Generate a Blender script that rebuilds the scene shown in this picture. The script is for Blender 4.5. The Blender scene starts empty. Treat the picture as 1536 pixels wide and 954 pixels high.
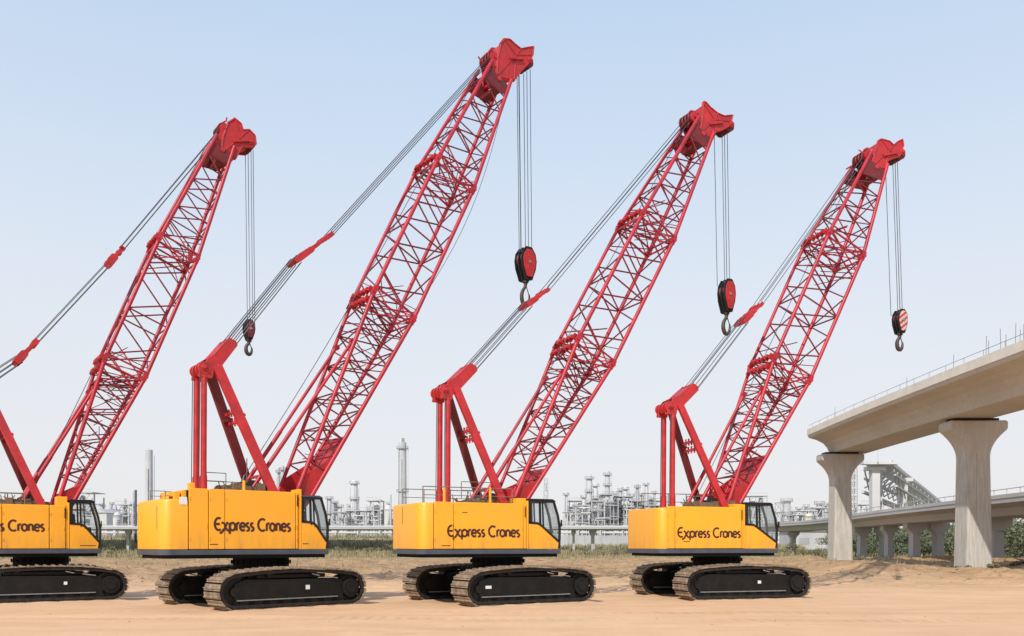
import bpy, math, random
from mathutils import Vector, Matrix, noise

R = math.radians
random.seed(7)
scene = bpy.context.scene
col = scene.collection

# ---------------------------------------------------------------- camera frame (metres; camera looks along +Y)
F, HOR, CAM_H = 1290.0, 817.0, 1.9


def at(x, y, d):
    """point seen at pixel (x, y) of the photograph, at distance d"""
    return ((x - 768) / F * d, d, CAM_H + (HOR - y) * d / F)


# ---------------------------------------------------------------- materials
def new_mat(name):
    m = bpy.data.materials.new(name)
    m.use_nodes = True
    nt = m.node_tree
    b = nt.nodes["Principled BSDF"]
    return m, nt, b


def paint(name, rgb, rough=0.4, var=0.12, scale=3.0, metal=0.0, coat=0.0, bump=0.0, dust=None, dust_amt=0.3,
          spec=0.5, dscale=1.2):
    m, nt, b = new_mat(name)
    N, L = nt.nodes, nt.links
    tc = N.new("ShaderNodeTexCoord")
    n1 = N.new("ShaderNodeTexNoise")
    n1.inputs["Scale"].default_value = scale
    n1.inputs["Detail"].default_value = 8
    n1.inputs["Roughness"].default_value = 0.6
    L.new(tc.outputs["Object"], n1.inputs["Vector"])
    mp = N.new("ShaderNodeMapRange")
    mp.inputs[1].default_value = 0.3
    mp.inputs[2].default_value = 0.7
    mp.inputs[3].default_value = 1 - var
    mp.inputs[4].default_value = 1 + var
    L.new(n1.outputs["Fac"], mp.inputs[0])
    mul = N.new("ShaderNodeVectorMath")
    mul.operation = 'SCALE'
    mul.inputs[0].default_value = rgb
    L.new(mp.outputs[0], mul.inputs["Scale"])
    out = mul.outputs[0]
    if dust:
        n2 = N.new("ShaderNodeTexNoise")
        n2.inputs["Scale"].default_value = dscale
        n2.inputs["Detail"].default_value = 10
        n2.inputs["Roughness"].default_value = 0.7
        L.new(tc.outputs["Object"], n2.inputs["Vector"])
        m2 = N.new("ShaderNodeMapRange")
        m2.inputs[1].default_value = 0.45
        m2.inputs[2].default_value = 0.75
        m2.inputs[3].default_value = 0
        m2.inputs[4].default_value = dust_amt
        L.new(n2.outputs["Fac"], m2.inputs[0])
        mx = N.new("ShaderNodeMix")
        mx.data_type = 'RGBA'
        L.new(m2.outputs[0], mx.inputs[0])
        L.new(out, mx.inputs[6])
        mx.inputs[7].default_value = (*dust, 1)
        out = mx.outputs[2]
    L.new(out, b.inputs["Base Color"])
    mr = N.new("ShaderNodeMapRange")
    mr.inputs[3].default_value = max(0.05, rough - 0.1)
    mr.inputs[4].default_value = min(1, rough + 0.15)
    L.new(n1.outputs["Fac"], mr.inputs[0])
    L.new(mr.outputs[0], b.inputs["Roughness"])
    b.inputs["Metallic"].default_value = metal
    b.inputs["Specular IOR Level"].default_value = spec
    b.inputs["Coat Weight"].default_value = coat
    b.inputs["Coat Roughness"].default_value = 0.15
    if bump:
        bp = N.new("ShaderNodeBump")
        bp.inputs["Strength"].default_value = bump
        bp.inputs["Distance"].default_value = 0.02
        L.new(n1.outputs["Fac"], bp.inputs["Height"])
        L.new(bp.outputs[0], b.inputs["Normal"])
    return m


M = {}
M['yellow'] = paint("yellow_paint", (0.92, 0.40, 0.014), 0.42, 0.04, 0.9, coat=0.12, dust=(0.75, 0.40, 0.09), dust_amt=0.25, dscale=1.6, bump=0.03)
def grime(m, rgb, z0, z1, amt):
    """dust rising from the lower edge, broken up by vertical streaks"""
    nt = m.node_tree
    N, L = nt.nodes, nt.links
    b = N["Principled BSDF"]
    src = b.inputs["Base Color"].links[0].from_socket
    tc = N.new("ShaderNodeTexCoord")
    sp = N.new("ShaderNodeSeparateXYZ")
    L.new(tc.outputs["Object"], sp.inputs[0])
    mr = N.new("ShaderNodeMapRange")
    mr.inputs[1].default_value = z0
    mr.inputs[2].default_value = z1
    mr.inputs[3].default_value = 1
    mr.inputs[4].default_value = 0.12
    L.new(sp.outputs[2], mr.inputs[0])
    mp = N.new("ShaderNodeMapping")
    mp.inputs["Scale"].default_value = (7, 7, 0.7)
    L.new(tc.outputs["Object"], mp.inputs[0])
    n = N.new("ShaderNodeTexNoise")
    n.inputs["Scale"].default_value = 1.0
    n.inputs["Detail"].default_value = 8
    n.inputs["Roughness"].default_value = 0.7
    L.new(mp.outputs[0], n.inputs["Vector"])
    m2 = N.new("ShaderNodeMapRange")
    m2.inputs[1].default_value = 0.42
    m2.inputs[2].default_value = 0.72
    L.new(n.outputs["Fac"], m2.inputs[0])
    mu = N.new("ShaderNodeMath")
    mu.operation = 'MULTIPLY'
    L.new(mr.outputs[0], mu.inputs[0])
    L.new(m2.outputs[0], mu.inputs[1])
    mu2 = N.new("ShaderNodeMath")
    mu2.operation = 'MULTIPLY'
    L.new(mu.outputs[0], mu2.inputs[0])
    mu2.inputs[1].default_value = amt
    mx = N.new("ShaderNodeMix")
    mx.data_type = 'RGBA'
    L.new(mu2.outputs[0], mx.inputs[0])
    L.new(src, mx.inputs[6])
    mx.inputs[7].default_value = (*rgb, 1)
    L.new(mx.outputs[2], b.inputs["Base Color"])


grime(M['yellow'], (0.42, 0.22, 0.07), 1.75, 2.5, 0.55)
M['red'] = paint("red_paint", (0.47, 0.018, 0.022), 0.45, 0.25, 2.5, dust=(0.20, 0.03, 0.03), dust_amt=0.6, dscale=3.5)
M['red_tube'] = paint("red_tube_paint", (0.44, 0.015, 0.028), 0.42, 0.25, 1.8, dust=(0.16, 0.02, 0.04), dust_amt=0.6, dscale=1.1)
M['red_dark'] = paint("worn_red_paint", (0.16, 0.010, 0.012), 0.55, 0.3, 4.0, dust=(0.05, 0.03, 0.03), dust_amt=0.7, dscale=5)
M['lace'] = paint("lacing_paint", (0.22, 0.010, 0.022), 0.5, 0.25, 1.5, dust=(0.07, 0.02, 0.03), dust_amt=0.6, dscale=1.5)
M['slate'] = paint("slate_paint", (0.055, 0.07, 0.095), 0.5, 0.2, 3, dust=(0.2, 0.15, 0.1), dust_amt=0.15)
M['red_shade'] = paint("shaded_and_dark_red_paint", (0.14, 0.008, 0.012), 0.5, 0.2, 2.5, dust=(0.22, 0.04, 0.04), dust_amt=0.3, dscale=2.2)  # shade of the far gantry leg put into the red; also a dark hook block
M['black'] = paint("black_paint", (0.012, 0.012, 0.013), 0.55, 0.3, 4, dust=(0.10, 0.075, 0.05), dust_amt=0.2, spec=0.3)
M['under'] = paint("underside_black", (0.008, 0.008, 0.009), 0.7, 0.3, 4, spec=0.2)
M['frame'] = paint("track_frame_black", (0.006, 0.006, 0.006), 0.55, 0.3, 3, dust=(0.06, 0.045, 0.03), dust_amt=0.15, dscale=3, spec=0.3)
M['shoe'] = paint("dusty_steel", (0.185, 0.135, 0.09), 0.75, 0.35, 6, dust=(0.50, 0.36, 0.24), dust_amt=0.8, dscale=5, bump=0.2)
M['shoe_side'] = paint("track_link_steel", (0.012, 0.010, 0.009), 0.7, 0.3, 6, dust=(0.09, 0.06, 0.04), dust_amt=0.4, dscale=6)
M['white'] = paint("white_paint", (0.75, 0.74, 0.72), 0.5, 0.08, 4)
M['ink'] = paint("lettering_brown", (0.055, 0.012, 0.010), 0.5, 0.15, 4)
M['rope'] = paint("wire_rope", (0.05, 0.055, 0.07), 0.5, 0.2, 30, metal=0.2)
M['steel'] = paint("dull_steel", (0.28, 0.27, 0.26), 0.5, 0.2, 8, metal=0.5)
M['hook'] = paint("hook_steel", (0.035, 0.026, 0.022), 0.5, 0.35, 8, dust=(0.22, 0.11, 0.06), dust_amt=0.5, dscale=6)
M['deckbrown'] = paint("deck_machinery", (0.17, 0.115, 0.07), 0.7, 0.4, 5, dust=(0.04, 0.03, 0.025), dust_amt=0.8, dscale=5)
M['rail'] = paint("rail_grey", (0.16, 0.14, 0.12), 0.6, 0.2, 5)
M['concrete'] = paint("concrete", (0.52, 0.492, 0.445), 0.85, 0.10, 0.7, bump=0.3, dust=(0.37, 0.335, 0.285), dust_amt=0.6, dscale=0.35)
grime(M['concrete'], (0.27, 0.245, 0.21), 6, 14, 0.8)
M['concrete_light'] = paint("parapet_concrete", (0.66, 0.62, 0.55), 0.85, 0.08, 0.8, bump=0.2, dust=(0.45, 0.38, 0.3), dust_amt=0.35)
M['concrete_far'] = paint("far_concrete", (0.46, 0.465, 0.47), 0.9, 0.12, 0.3, dust=(0.33, 0.335, 0.33), dust_amt=0.5, dscale=0.3)
M['concrete_pale'] = paint("pale_concrete", (0.50, 0.49, 0.475), 0.9, 0.1, 0.2)
M['grey_far'] = paint("far_dark_concrete", (0.42, 0.42, 0.42), 0.9, 0.12, 0.3)
M['rubber'] = paint("bearing_rubber", (0.02, 0.018, 0.016), 0.8, 0.2, 3)
M['r1'] = paint("refinery_hazed_pale_steel", (0.58, 0.575, 0.57), 0.8, 0.10, 0.12, spec=0.2)  # distance haze is put into these refinery colours by keeping them pale
M['r2'] = paint("refinery_hazed_grey_steel", (0.48, 0.475, 0.475), 0.8, 0.14, 0.15, spec=0.2)
M['r3'] = paint("refinery_hazed_dark_steel", (0.37, 0.37, 0.375), 0.8, 0.14, 0.15, spec=0.2)
M['r4'] = paint("refinery_hazed_cream_wall", (0.56, 0.55, 0.53), 0.85, 0.08, 0.1, spec=0.2)
M['darkpole'] = paint("dark_pole", (0.10, 0.10, 0.11), 0.7, 0.1, 1)
M['tank_y'] = paint("cream_tank", (0.66, 0.60, 0.42), 0.8, 0.05, 0.2)
M['bark'] = paint("bark", (0.16, 0.13, 0.10), 0.9, 0.3, 4)


def stripes_mat():
    m, nt, b = new_mat("red_white_stripes")
    N, L = nt.nodes, nt.links
    tc = N.new("ShaderNodeTexCoord")
    mp = N.new("ShaderNodeMapping")
    mp.inputs["Rotation"].default_value = (0, R(38), 0)
    wv = N.new("ShaderNodeTexWave")
    wv.wave_type = 'BANDS'
    wv.bands_direction = 'Z'
    wv.inputs["Scale"].default_value = 1.75
    cr = N.new("ShaderNodeValToRGB")
    cr.color_ramp.interpolation = 'CONSTANT'
    cr.color_ramp.elements[0].color = (0.52, 0.03, 0.03, 1)
    cr.color_ramp.elements[1].color = (0.55, 0.47, 0.44, 1)
    cr.color_ramp.elements[1].position = 0.5
    L.new(tc.outputs["Object"], mp.inputs[0])
    L.new(mp.outputs[0], wv.inputs["Vector"])
    L.new(wv.outputs["Fac"], cr.inputs[0])
    L.new(cr.outputs[0], b.inputs["Base Color"])
    b.inputs["Roughness"].default_value = 0.5
    return m


M['stripes'] = stripes_mat()


def glass_mat():
    m, nt, b = new_mat("cab_glass")
    N, L = nt.nodes, nt.links
    N.remove(b)
    out = N["Material Output"]
    tr = N.new("ShaderNodeBsdfTransparent")
    tr.inputs[0].default_value = (0.86, 0.90, 0.90, 1)
    gl = N.new("ShaderNodeBsdfGlossy")
    gl.inputs["Roughness"].default_value = 0.06
    gl.inputs["Color"].default_value = (0.85, 0.9, 0.92, 1)
    df = N.new("ShaderNodeBsdfDiffuse")
    df.inputs[0].default_value = (0.35, 0.33, 0.3, 1)
    fr = N.new("ShaderNodeLayerWeight")
    fr.inputs[0].default_value = 0.28
    tcx = N.new("ShaderNodeTexCoord")
    nz = N.new("ShaderNodeTexNoise")
    nz.inputs["Scale"].default_value = 2.5
    nz.inputs["Detail"].default_value = 6
    L.new(tcx.outputs["Object"], nz.inputs["Vector"])
    mr = N.new("ShaderNodeMapRange")
    mr.inputs[3].default_value = 0.02
    mr.inputs[4].default_value = 0.12
    L.new(nz.outputs["Fac"], mr.inputs[0])
    m0 = N.new("ShaderNodeMixShader")
    m1 = N.new("ShaderNodeMixShader")
    L.new(mr.outputs[0], m0.inputs[0])
    L.new(tr.outputs[0], m0.inputs[1])
    L.new(df.outputs[0], m0.inputs[2])
    L.new(fr.outputs["Facing"], m1.inputs[0])
    L.new(m0.outputs[0], m1.inputs[1])
    L.new(gl.outputs[0], m1.inputs[2])
    L.new(m1.outputs[0], out.inputs[0])
    return m


M['glass'] = glass_mat()


def ground_mat():
    m, nt, b = new_mat("sandy_ground")
    N, L = nt.nodes, nt.links
    geo = N.new("ShaderNodeNewGeometry")
    sep = N.new("ShaderNodeSeparateXYZ")
    L.new(geo.outputs["Position"], sep.inputs[0])

    def nz(scale, detail=8, rough=0.6, vec=None, sc=None):
        n = N.new("ShaderNodeTexNoise")
        n.inputs["Scale"].default_value = scale
        n.inputs["Detail"].default_value = detail
        n.inputs["Roughness"].default_value = rough
        if sc:
            mp = N.new("ShaderNodeMapping")
            mp.inputs["Scale"].default_value = sc
            L.new(geo.outputs["Position"], mp.inputs[0])
            L.new(mp.outputs[0], n.inputs["Vector"])
        else:
            L.new(geo.outputs["Position"], n.inputs["Vector"])
        return n.outputs["Fac"]

    def ramp(src, a, bb, c0=0.0, c1=1.0):
        r = N.new("ShaderNodeMapRange")
        r.inputs[1].default_value = a
        r.inputs[2].default_value = bb
        r.inputs[3].default_value = c0
        r.inputs[4].default_value = c1
        L.new(src, r.inputs[0])
        return r.outputs[0]

    def mix(f, a, bcol):
        x = N.new("ShaderNodeMix")
        x.data_type = 'RGBA'
        if isinstance(f, float):
            x.inputs[0].default_value = f
        else:
            L.new(f, x.inputs[0])
        for s, v in ((6, a), (7, bcol)):
            if isinstance(v, tuple):
                x.inputs[s].default_value = (*v, 1)
            else:
                L.new(v, x.inputs[s])
        return x.outputs[2]

    def op(o, a, bb):
        x = N.new("ShaderNodeMath")
        x.operation = o
        for i, v in enumerate((a, bb)):
            if isinstance(v, (int, float)):
                x.inputs[i].default_value = v
            else:
                L.new(v, x.inputs[i])
        return x.outputs[0]

    big = nz(0.12, 6, 0.6)
    mid = nz(0.9, 9, 0.65)
    fine = nz(9, 8, 0.7)
    streak = nz(0.5, 8, 0.6, sc=(0.5, 1.6, 1))
    c = mix(ramp(mid, 0.3, 0.7), (0.62, 0.375, 0.20), (0.72, 0.46, 0.265))
    c = mix(ramp(big, 0.4, 0.65), c, (0.68, 0.43, 0.26))
    c = mix(ramp(streak, 0.45, 0.7, 0, 0.38), c, (0.47, 0.275, 0.155))
    c = mix(ramp(fine, 0.55, 0.8, 0, 0.35), c, (0.36, 0.22, 0.13))
    def rut_band(yc, half, slope):
        """1 inside a long shallow crawler print running across the yard"""
        w_ = ramp(nz(0.05, 3, 0.5), 0, 1, -1.6, 1.6)
        p = op('ADD', op('ADD', sep.outputs[1], w_), op('MULTIPLY', sep.outputs[0], slope))
        dd = op('ABSOLUTE', op('SUBTRACT', p, yc), 0)
        return ramp(dd, half, half * .6)
    ribs = N.new("ShaderNodeTexWave")
    ribs.bands_direction = 'X'
    ribs.inputs["Scale"].default_value = 0.8
    ribs.inputs["Distortion"].default_value = 2.5
    ribs.inputs["Detail"].default_value = 4
    L.new(geo.outputs["Position"], ribs.inputs["Vector"])
    prints = None
    for yc, half, slope in ((22.2, .42, .03), (24.4, .42, .03), (37.2, .45, -.02), (40.4, .45, -.02), (35.0, .4, .06)):
        b_ = rut_band(yc, half, slope)
        prints = b_ if prints is None else op('MAXIMUM', prints, b_)
    worn = op('MULTIPLY', prints, ramp(nz(0.18, 5, 0.6), 0.40, 0.62))
    c = mix(op('MULTIPLY', op('MULTIPLY', worn, ramp(ribs.outputs["Fac"], 0.35, 0.75, 0.25, 1.0)), 0.42), c, (0.40, 0.235, 0.13))
    c = mix(ramp(nz(0.07, 4, 0.5), 0.50, 0.66, 0, 0.35), c, (0.76, 0.51, 0.31))
    # rougher, browner earth farther back
    wob = ramp(nz(0.06, 5, 0.6), 0, 1, -14, 14)
    yy = op('ADD', sep.outputs[1], wob)
    rub = nz(0.8, 10, 0.75, sc=(0.5, 1.0, 1))
    brown = mix(ramp(rub, 0.4, 0.62), (0.46, 0.29, 0.15), (0.19, 0.12, 0.065))
    c = mix(ramp(yy, 36, 52, 0, 0.85), c, brown)
    grass = mix(ramp(nz(0.4, 8, 0.7), 0.35, 0.65), (0.22, 0.21, 0.10), (0.34, 0.27, 0.16))
    wob2 = ramp(nz(0.1, 6, 0.65), 0, 1, -30, 30)
    c = mix(ramp(op('ADD', sep.outputs[1], wob2), 100, 124), c, grass)
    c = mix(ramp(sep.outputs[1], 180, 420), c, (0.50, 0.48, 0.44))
    clod = ramp(nz(2.2, 10, 0.8), 0.52, 0.66, 0, 0.6)
    c = mix(op('MULTIPLY', clod, ramp(yy, 32, 46, 0.10, 1.0)), c, (0.24, 0.155, 0.09))
    L.new(c, b.inputs["Base Color"])
    b.inputs["Roughness"].default_value = 0.95
    b.inputs["Specular IOR Level"].default_value = 0.15
    bp = N.new("ShaderNodeBump")
    bp.inputs["Strength"].default_value = 0.6
    bp.inputs["Distance"].default_value = 0.05
    hh = op('ADD', op('ADD', op('MULTIPLY', mid, 1.0), op('MULTIPLY', fine, 0.35)), op('MULTIPLY', worn, op('MULTIPLY', ribs.outputs["Fac"], -0.8)))
    L.new(hh, bp.inputs["Height"])
    L.new(bp.outputs[0], b.inputs["Normal"])
    return m


M['ground'] = ground_mat()


def leaf_mat(name, a, bcol, scale=0.6):
    m, nt, b = new_mat(name)
    N, L = nt.nodes, nt.links
    geo = N.new("ShaderNodeNewGeometry")
    n = N.new("ShaderNodeTexNoise")
    n.inputs["Scale"].default_value = scale
    n.inputs["Detail"].default_value = 6
    L.new(geo.outputs["Position"], n.inputs["Vector"])
    r = N.new("ShaderNodeMapRange")
    r.inputs[1].default_value = 0.35
    r.inputs[2].default_value = 0.65
    L.new(n.outputs["Fac"], r.inputs[0])
    x = N.new("ShaderNodeMix")
    x.data_type = 'RGBA'
    L.new(r.outputs[0], x.inputs[0])
    x.inputs[6].default_value = (*a, 1)
    x.inputs[7].default_value = (*bcol, 1)
    L.new(x.outputs[2], b.inputs["Base Color"])
    b.inputs["Roughness"].default_value = 0.9
    b.inputs["Specular IOR Level"].default_value = 0.1
    return m


M['weed'] = leaf_mat("dry_grass", (0.21, 0.20, 0.10), (0.38, 0.30, 0.18), 0.25)
M['leaf'] = leaf_mat("hazy_foliage", (0.135, 0.155, 0.095), (0.18, 0.195, 0.125), 0.5)
M['leafd'] = leaf_mat("scrub_foliage", (0.16, 0.165, 0.09), (0.26, 0.24, 0.14), 0.8)


# ---------------------------------------------------------------- mesh builder
class MB:
    def __init__(self):
        self.v = []
        self.f = []

    def add(self, vs, fs):
        o = len(self.v)
        self.v += [tuple(p) for p in vs]
        self.f += [tuple(i + o for i in f) for f in fs]
        return self

    def box(self, x0, x1, y0, y1, z0, z1):
        vs = [(x, y, z) for z in (z0, z1) for y in (y0, y1) for x in (x0, x1)]
        return self.add(vs, [(0, 2, 3, 1), (4, 5, 7, 6), (0, 1, 5, 4), (2, 6, 7, 3), (0, 4, 6, 2), (1, 3, 7, 5)])

    def tube(self, a, b, r, n=6, r2=None, caps=True):
        a, b = Vector(a), Vector(b)
        r2 = r if r2 is None else r2
        d = (b - a)
        if d.length < 1e-6:
            return self
        d.normalize()
        up = Vector((0, 0, 1)) if abs(d.z) < 0.9 else Vector((1, 0, 0))
        s = d.cross(up).normalized()
        t = s.cross(d)
        vs = []
        for p, rr in ((a, r), (b, r2)):
            for i in range(n):
                q = 2 * math.pi * i / n
                vs.append(p + s * math.cos(q) * rr + t * math.sin(q) * rr)
        fs = [(i, (i + 1) % n, n + (i + 1) % n, n + i) for i in range(n)]
        if caps:
            fs += [tuple(range(n - 1, -1, -1)), tuple(range(n, 2 * n))]
        return self.add(vs, fs)

    def path(self, pts, r, n=6):
        """swept tube; r a number or list"""
        pts = [Vector(p) for p in pts]
        vs = []
        prev = None
        for k, p in enumerate(pts):
            d = (pts[min(k + 1, len(pts) - 1)] - pts[max(k - 1, 0)]).normalized()
            if prev is None:
                up = Vector((0, 0, 1)) if abs(d.z) < 0.9 else Vector((0, 1, 0))
                s = d.cross(up).normalized()
            else:
                s = (prev - d * prev.dot(d)).normalized()
            prev = s
            t = s.cross(d)
            rr = r[k] if isinstance(r, (list, tuple)) else r
            for i in range(n):
                q = 2 * math.pi * i / n
                vs.append(p + s * math.cos(q) * rr + t * math.sin(q) * rr)
        fs = []
        for k in range(len(pts) - 1):
            for i in range(n):
                fs.append((k * n + i, k * n + (i + 1) % n, (k + 1) * n + (i + 1) % n, (k + 1) * n + i))
        fs += [tuple(range(n - 1, -1, -1)), tuple(range((len(pts) - 1) * n, len(pts) * n))]
        return self.add(vs, fs)

    def beam(self, a, b, w, h, side=(0, 1, 0)):
        """rectangular bar: w across along `side`, h the other way"""
        a, b = Vector(a), Vector(b)
        d = (b - a).normalized()
        s = Vector(side)
        s = (s - d * s.dot(d)).normalized()
        t = d.cross(s)
        vs = []
        for p in (a, b):
            for i, j in ((-1, -1), (1, -1), (1, 1), (-1, 1)):
                vs.append(p + s * i * w / 2 + t * j * h / 2)
        return self.add(vs, [(0, 1, 2, 3)[::-1], (4, 5, 6, 7), (0, 1, 5, 4), (1, 2, 6, 5), (2, 3, 7, 6), (3, 0, 4, 7)])

    def prism_y(self, poly, y0, y1):
        """polygon in x,z extruded along y"""
        n = len(poly)
        vs = [(x, y0, z) for x, z in poly] + [(x, y1, z) for x, z in poly]
        fs = [tuple(range(n)), tuple(range(2 * n - 1, n - 1, -1))]
        fs += [(i, n + i, n + (i + 1) % n, (i + 1) % n) for i in range(n)]
        return self.add(vs, fs)

    def prism_z(self, poly, z0, z1):
        n = len(poly)
        vs = [(x, y, z0) for x, y in poly] + [(x, y, z1) for x, y in poly]
        fs = [tuple(range(n - 1, -1, -1)), tuple(range(n, 2 * n))]
        fs += [(i, (i + 1) % n, n + (i + 1) % n, n + i) for i in range(n)]
        return self.add(vs, fs)

    def disc_y(self, x, z, r, y0, y1, n=24, r_in=0.0):
        if r_in <= 0:
            return self.prism_y([(x + r * math.cos(2 * math.pi * i / n), z + r * math.sin(2 * math.pi * i / n)) for i in range(n)], y0, y1)
        vs, fs = [], []
        for i in range(n):
            c, s = math.cos(2 * math.pi * i / n), math.sin(2 * math.pi * i / n)
            vs += [(x + r * c, y0, z + r * s), (x + r * c, y1, z + r * s), (x + r_in * c, y1, z + r_in * s), (x + r_in * c, y0, z + r_in * s)]
        for i in range(n):
            j = (i + 1) % n
            for k in range(4):
                fs.append((i * 4 + k, i * 4 + (k + 1) % 4, j * 4 + (k + 1) % 4, j * 4 + k))
        return self.add(vs, fs)

    def sheave(self, x, z, r, y, w=0.05, n=24):
        """grooved wheel"""
        prof = [(0.04, w * .6), (r * .8, w * .35), (r, w * .5), (r * .88, 0), (r, -w * .5), (r * .8, -w * .35), (0.04, -w * .6)]
        vs, fs = [], []
        m = len(prof)
        for i in range(n):
            c, s = math.cos(2 * math.pi * i / n), math.sin(2 * math.pi * i / n)
            vs += [(x + pr * c, y + py, z + pr * s) for pr, py in prof]
        for i in range(n):
            j = (i + 1) % n
            for k in range(m):
                fs.append((i * m + k, i * m + (k + 1) % m, j * m + (k + 1) % m, j * m + k))
        return self.add(vs, fs)

    def obj(self, name, mat, parent=None, rot=0.0, loc=None, bevel=0.0, smooth=False, seg=2):
        me = bpy.data.meshes.new(name)
        me.from_pydata(self.v, [], self.f)
        me.update()
        import bmesh
        bm = bmesh.new()
        bm.from_mesh(me)
        bmesh.ops.recalc_face_normals(bm, faces=bm.faces)
        bm.to_mesh(me)
        bm.free()
        if isinstance(mat, str):
            mat = M[mat]
        me.materials.append(mat)
        o = bpy.data.objects.new(name, me)
        col.objects.link(o)
        if parent:
            o.parent = parent
        o.rotation_euler.z = rot
        if loc:
            o.location = loc
        if smooth:
            for p in me.polygons:
                p.use_smooth = True
            try:
                me.set_sharp_from_angle(angle=R(40))
            except Exception:
                pass
        if bevel:
            b = o.modifiers.new("bevel", 'BEVEL')
            b.width = bevel
            b.segments = seg
            b.limit_method = 'ANGLE'
            b.angle_limit = R(35)
            b.use_clamp_overlap = True
            b.harden_normals = True
        return o


def thing(name, label, cat, loc=(0, 0, 0), rotz=0.0, group=None):
    o = bpy.data.objects.new(name, None)
    o.empty_display_size = 0.3
    col.objects.link(o)
    o.location = loc
    o.rotation_euler = (0, 0, rotz)
    o["label"] = label
    o["category"] = cat
    o["kind"] = "thing"
    if group:
        o["group"] = group
    return o


def tag(o, label, cat, group=None, kind=None):
    o["label"] = label
    o["category"] = cat
    if group:
        o["group"] = group
    o["kind"] = kind or "thing"
    return o


def lerp(a, b, t):
    return a + (b - a) * t


def interp(xs, ys, x):
    if x <= xs[0]:
        return ys[0]
    for i in range(len(xs) - 1):
        if x <= xs[i + 1]:
            return lerp(ys[i], ys[i + 1], (x - xs[i]) / (xs[i + 1] - xs[i]))
    return ys[-1]


# ---------------------------------------------------------------- lettering: round single-stroke glyphs
def arc(cx, cy, rx, ry, a0, a1, n=18):
    return [(cx + rx * math.cos(R(lerp(a0, a1, i / n))), cy + ry * math.sin(R(lerp(a0, a1, i / n)))) for i in range(n + 1)]


XH = 0.64
GL = {
    'E': (0.56, [arc(.36, .5, .30, .46, 60, 303), [(.12, .50), (.46, .50)]]),
    'x': (0.60, [[(.04, .64), (.18, .56), (.26, .42), (.36, .20), (.46, .06), (.60, .0)], [(.56, .64), (.46, .58), (.14, .0), (.02, -.14), (-.12, -.18)]]),
    'p': (0.54, [arc(.29, .32, .21, .29, 0, 360, 24), [(.07, .60), (.07, -.24)]]),
    'r': (0.30, [[(.07, .60), (.07, .02)], arc(.24, .40, .17, .21, 170, 75, 8)]),
    'e': (0.50, [arc(.26, .32, .21, .29, 5, 318, 22), [(.10, .33), (.46, .33)]]),
    's': (0.36, [arc(.19, .455, .12, .145, 50, 235, 10) + arc(.16, .165, .13, .145, 70, -125, 10)[0:]]),
    'C': (0.70, [arc(.40, .48, .34, .46, 52, 308, 24)]),
    'a': (0.50, [arc(.24, .32, .20, .29, 0, 360, 24), [(.44, .60), (.44, .03)]]),
    'n': (0.46, [[(.07, .60), (.07, .03)], arc(.23, .38, .16, .22, 180, 0, 12) + [(.39, .03)]]),
    ' ': (0.26, []),
}


def lettering(text, u0, u1, z0, cap, y, parent, sw=0.178):
    total = sum(GL[c][0] for c in text)
    sx = (u1 - u0) / total
    mb = MB()
    off = 0.0
    cur = 0.0
    for c in text:
        w, strokes = GL[c]
        for st in strokes:
            pts = [(u0 + (cur + px) * sx, z0 + pz * cap) for px, pz in st]
            h = sw * cap / 2
            off += 0.0006
            yy = y - off % 0.006
            L_, Rr = [], []
            closed = math.hypot(pts[0][0] - pts[-1][0], pts[0][1] - pts[-1][1]) < 1e-4
            n = len(pts)
            for i, p in enumerate(pts):
                if closed:
                    a, b = pts[(i - 1) % (n - 1)], pts[(i + 1) % (n - 1)]
                else:
                    a, b = pts[max(i - 1, 0)], pts[min(i + 1, n - 1)]
                d = Vector((b[0] - a[0], b[1] - a[1])).normalized()
                nx, nz = -d.y, d.x
                L_.append((p[0] + nx * h, yy, p[1] + nz * h))
                Rr.append((p[0] - nx * h, yy, p[1] - nz * h))
            vs = L_ + Rr
            fs = [(i, i + 1, n + i + 1, n + i) for i in range(n - 1)]
            mb.add(vs, fs)
        cur += w
    return mb.obj("company_lettering", 'ink', parent)


# ---------------------------------------------------------------- crawler crane
HW, SW, TL, TH = 2.24, 0.98, 4.93, 1.24
WB = 1.38


def track_path(n=400):
    """closed side outline of the track (u,z) on the pin line, with flat sole and slightly crowned top"""
    pts = []
    rc, uc, zc = 0.50, 1.90, 0.55
    pts += [(lerp(-uc, uc, i / 60), 0.05) for i in range(61)]
    pts += [(uc + 0.02 + rc * math.cos(R(a)), zc + rc * math.sin(R(a))) for a in range(-85, 70, 5)]
    a0 = pts[-1]
    for i in range(1, 61):
        t = i / 61
        u = lerp(a0[0], -a0[0], t)
        z = a0[1] + (TH - 0.06 - a0[1]) * math.sin(math.pi * t) ** 0.55
        pts.append((u, z))
    pts += [(-uc - 0.02 + rc * math.cos(R(a)), zc + rc * math.sin(R(a))) for a in range(110, 270, 5)]
    # resample
    P = [Vector(p) for p in pts]
    P.append(P[0])
    d = [0]
    for i in range(len(P) - 1):
        d.append(d[-1] + (P[i + 1] - P[i]).length)
    return P, d


TP, TD = track_path()


def tp(s):
    s = s % TD[-1]
    for i in range(len(TD) - 1):
        if s <= TD[i + 1]:
            seg = TD[i + 1] - TD[i]
            t = (s - TD[i]) / seg if seg > 1e-9 else 0
            p = TP[i].lerp(TP[i + 1], t)
            dd = (TP[i + 1] - TP[i])
            return p, dd.normalized()
    return TP[0], Vector((1, 0))


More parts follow.
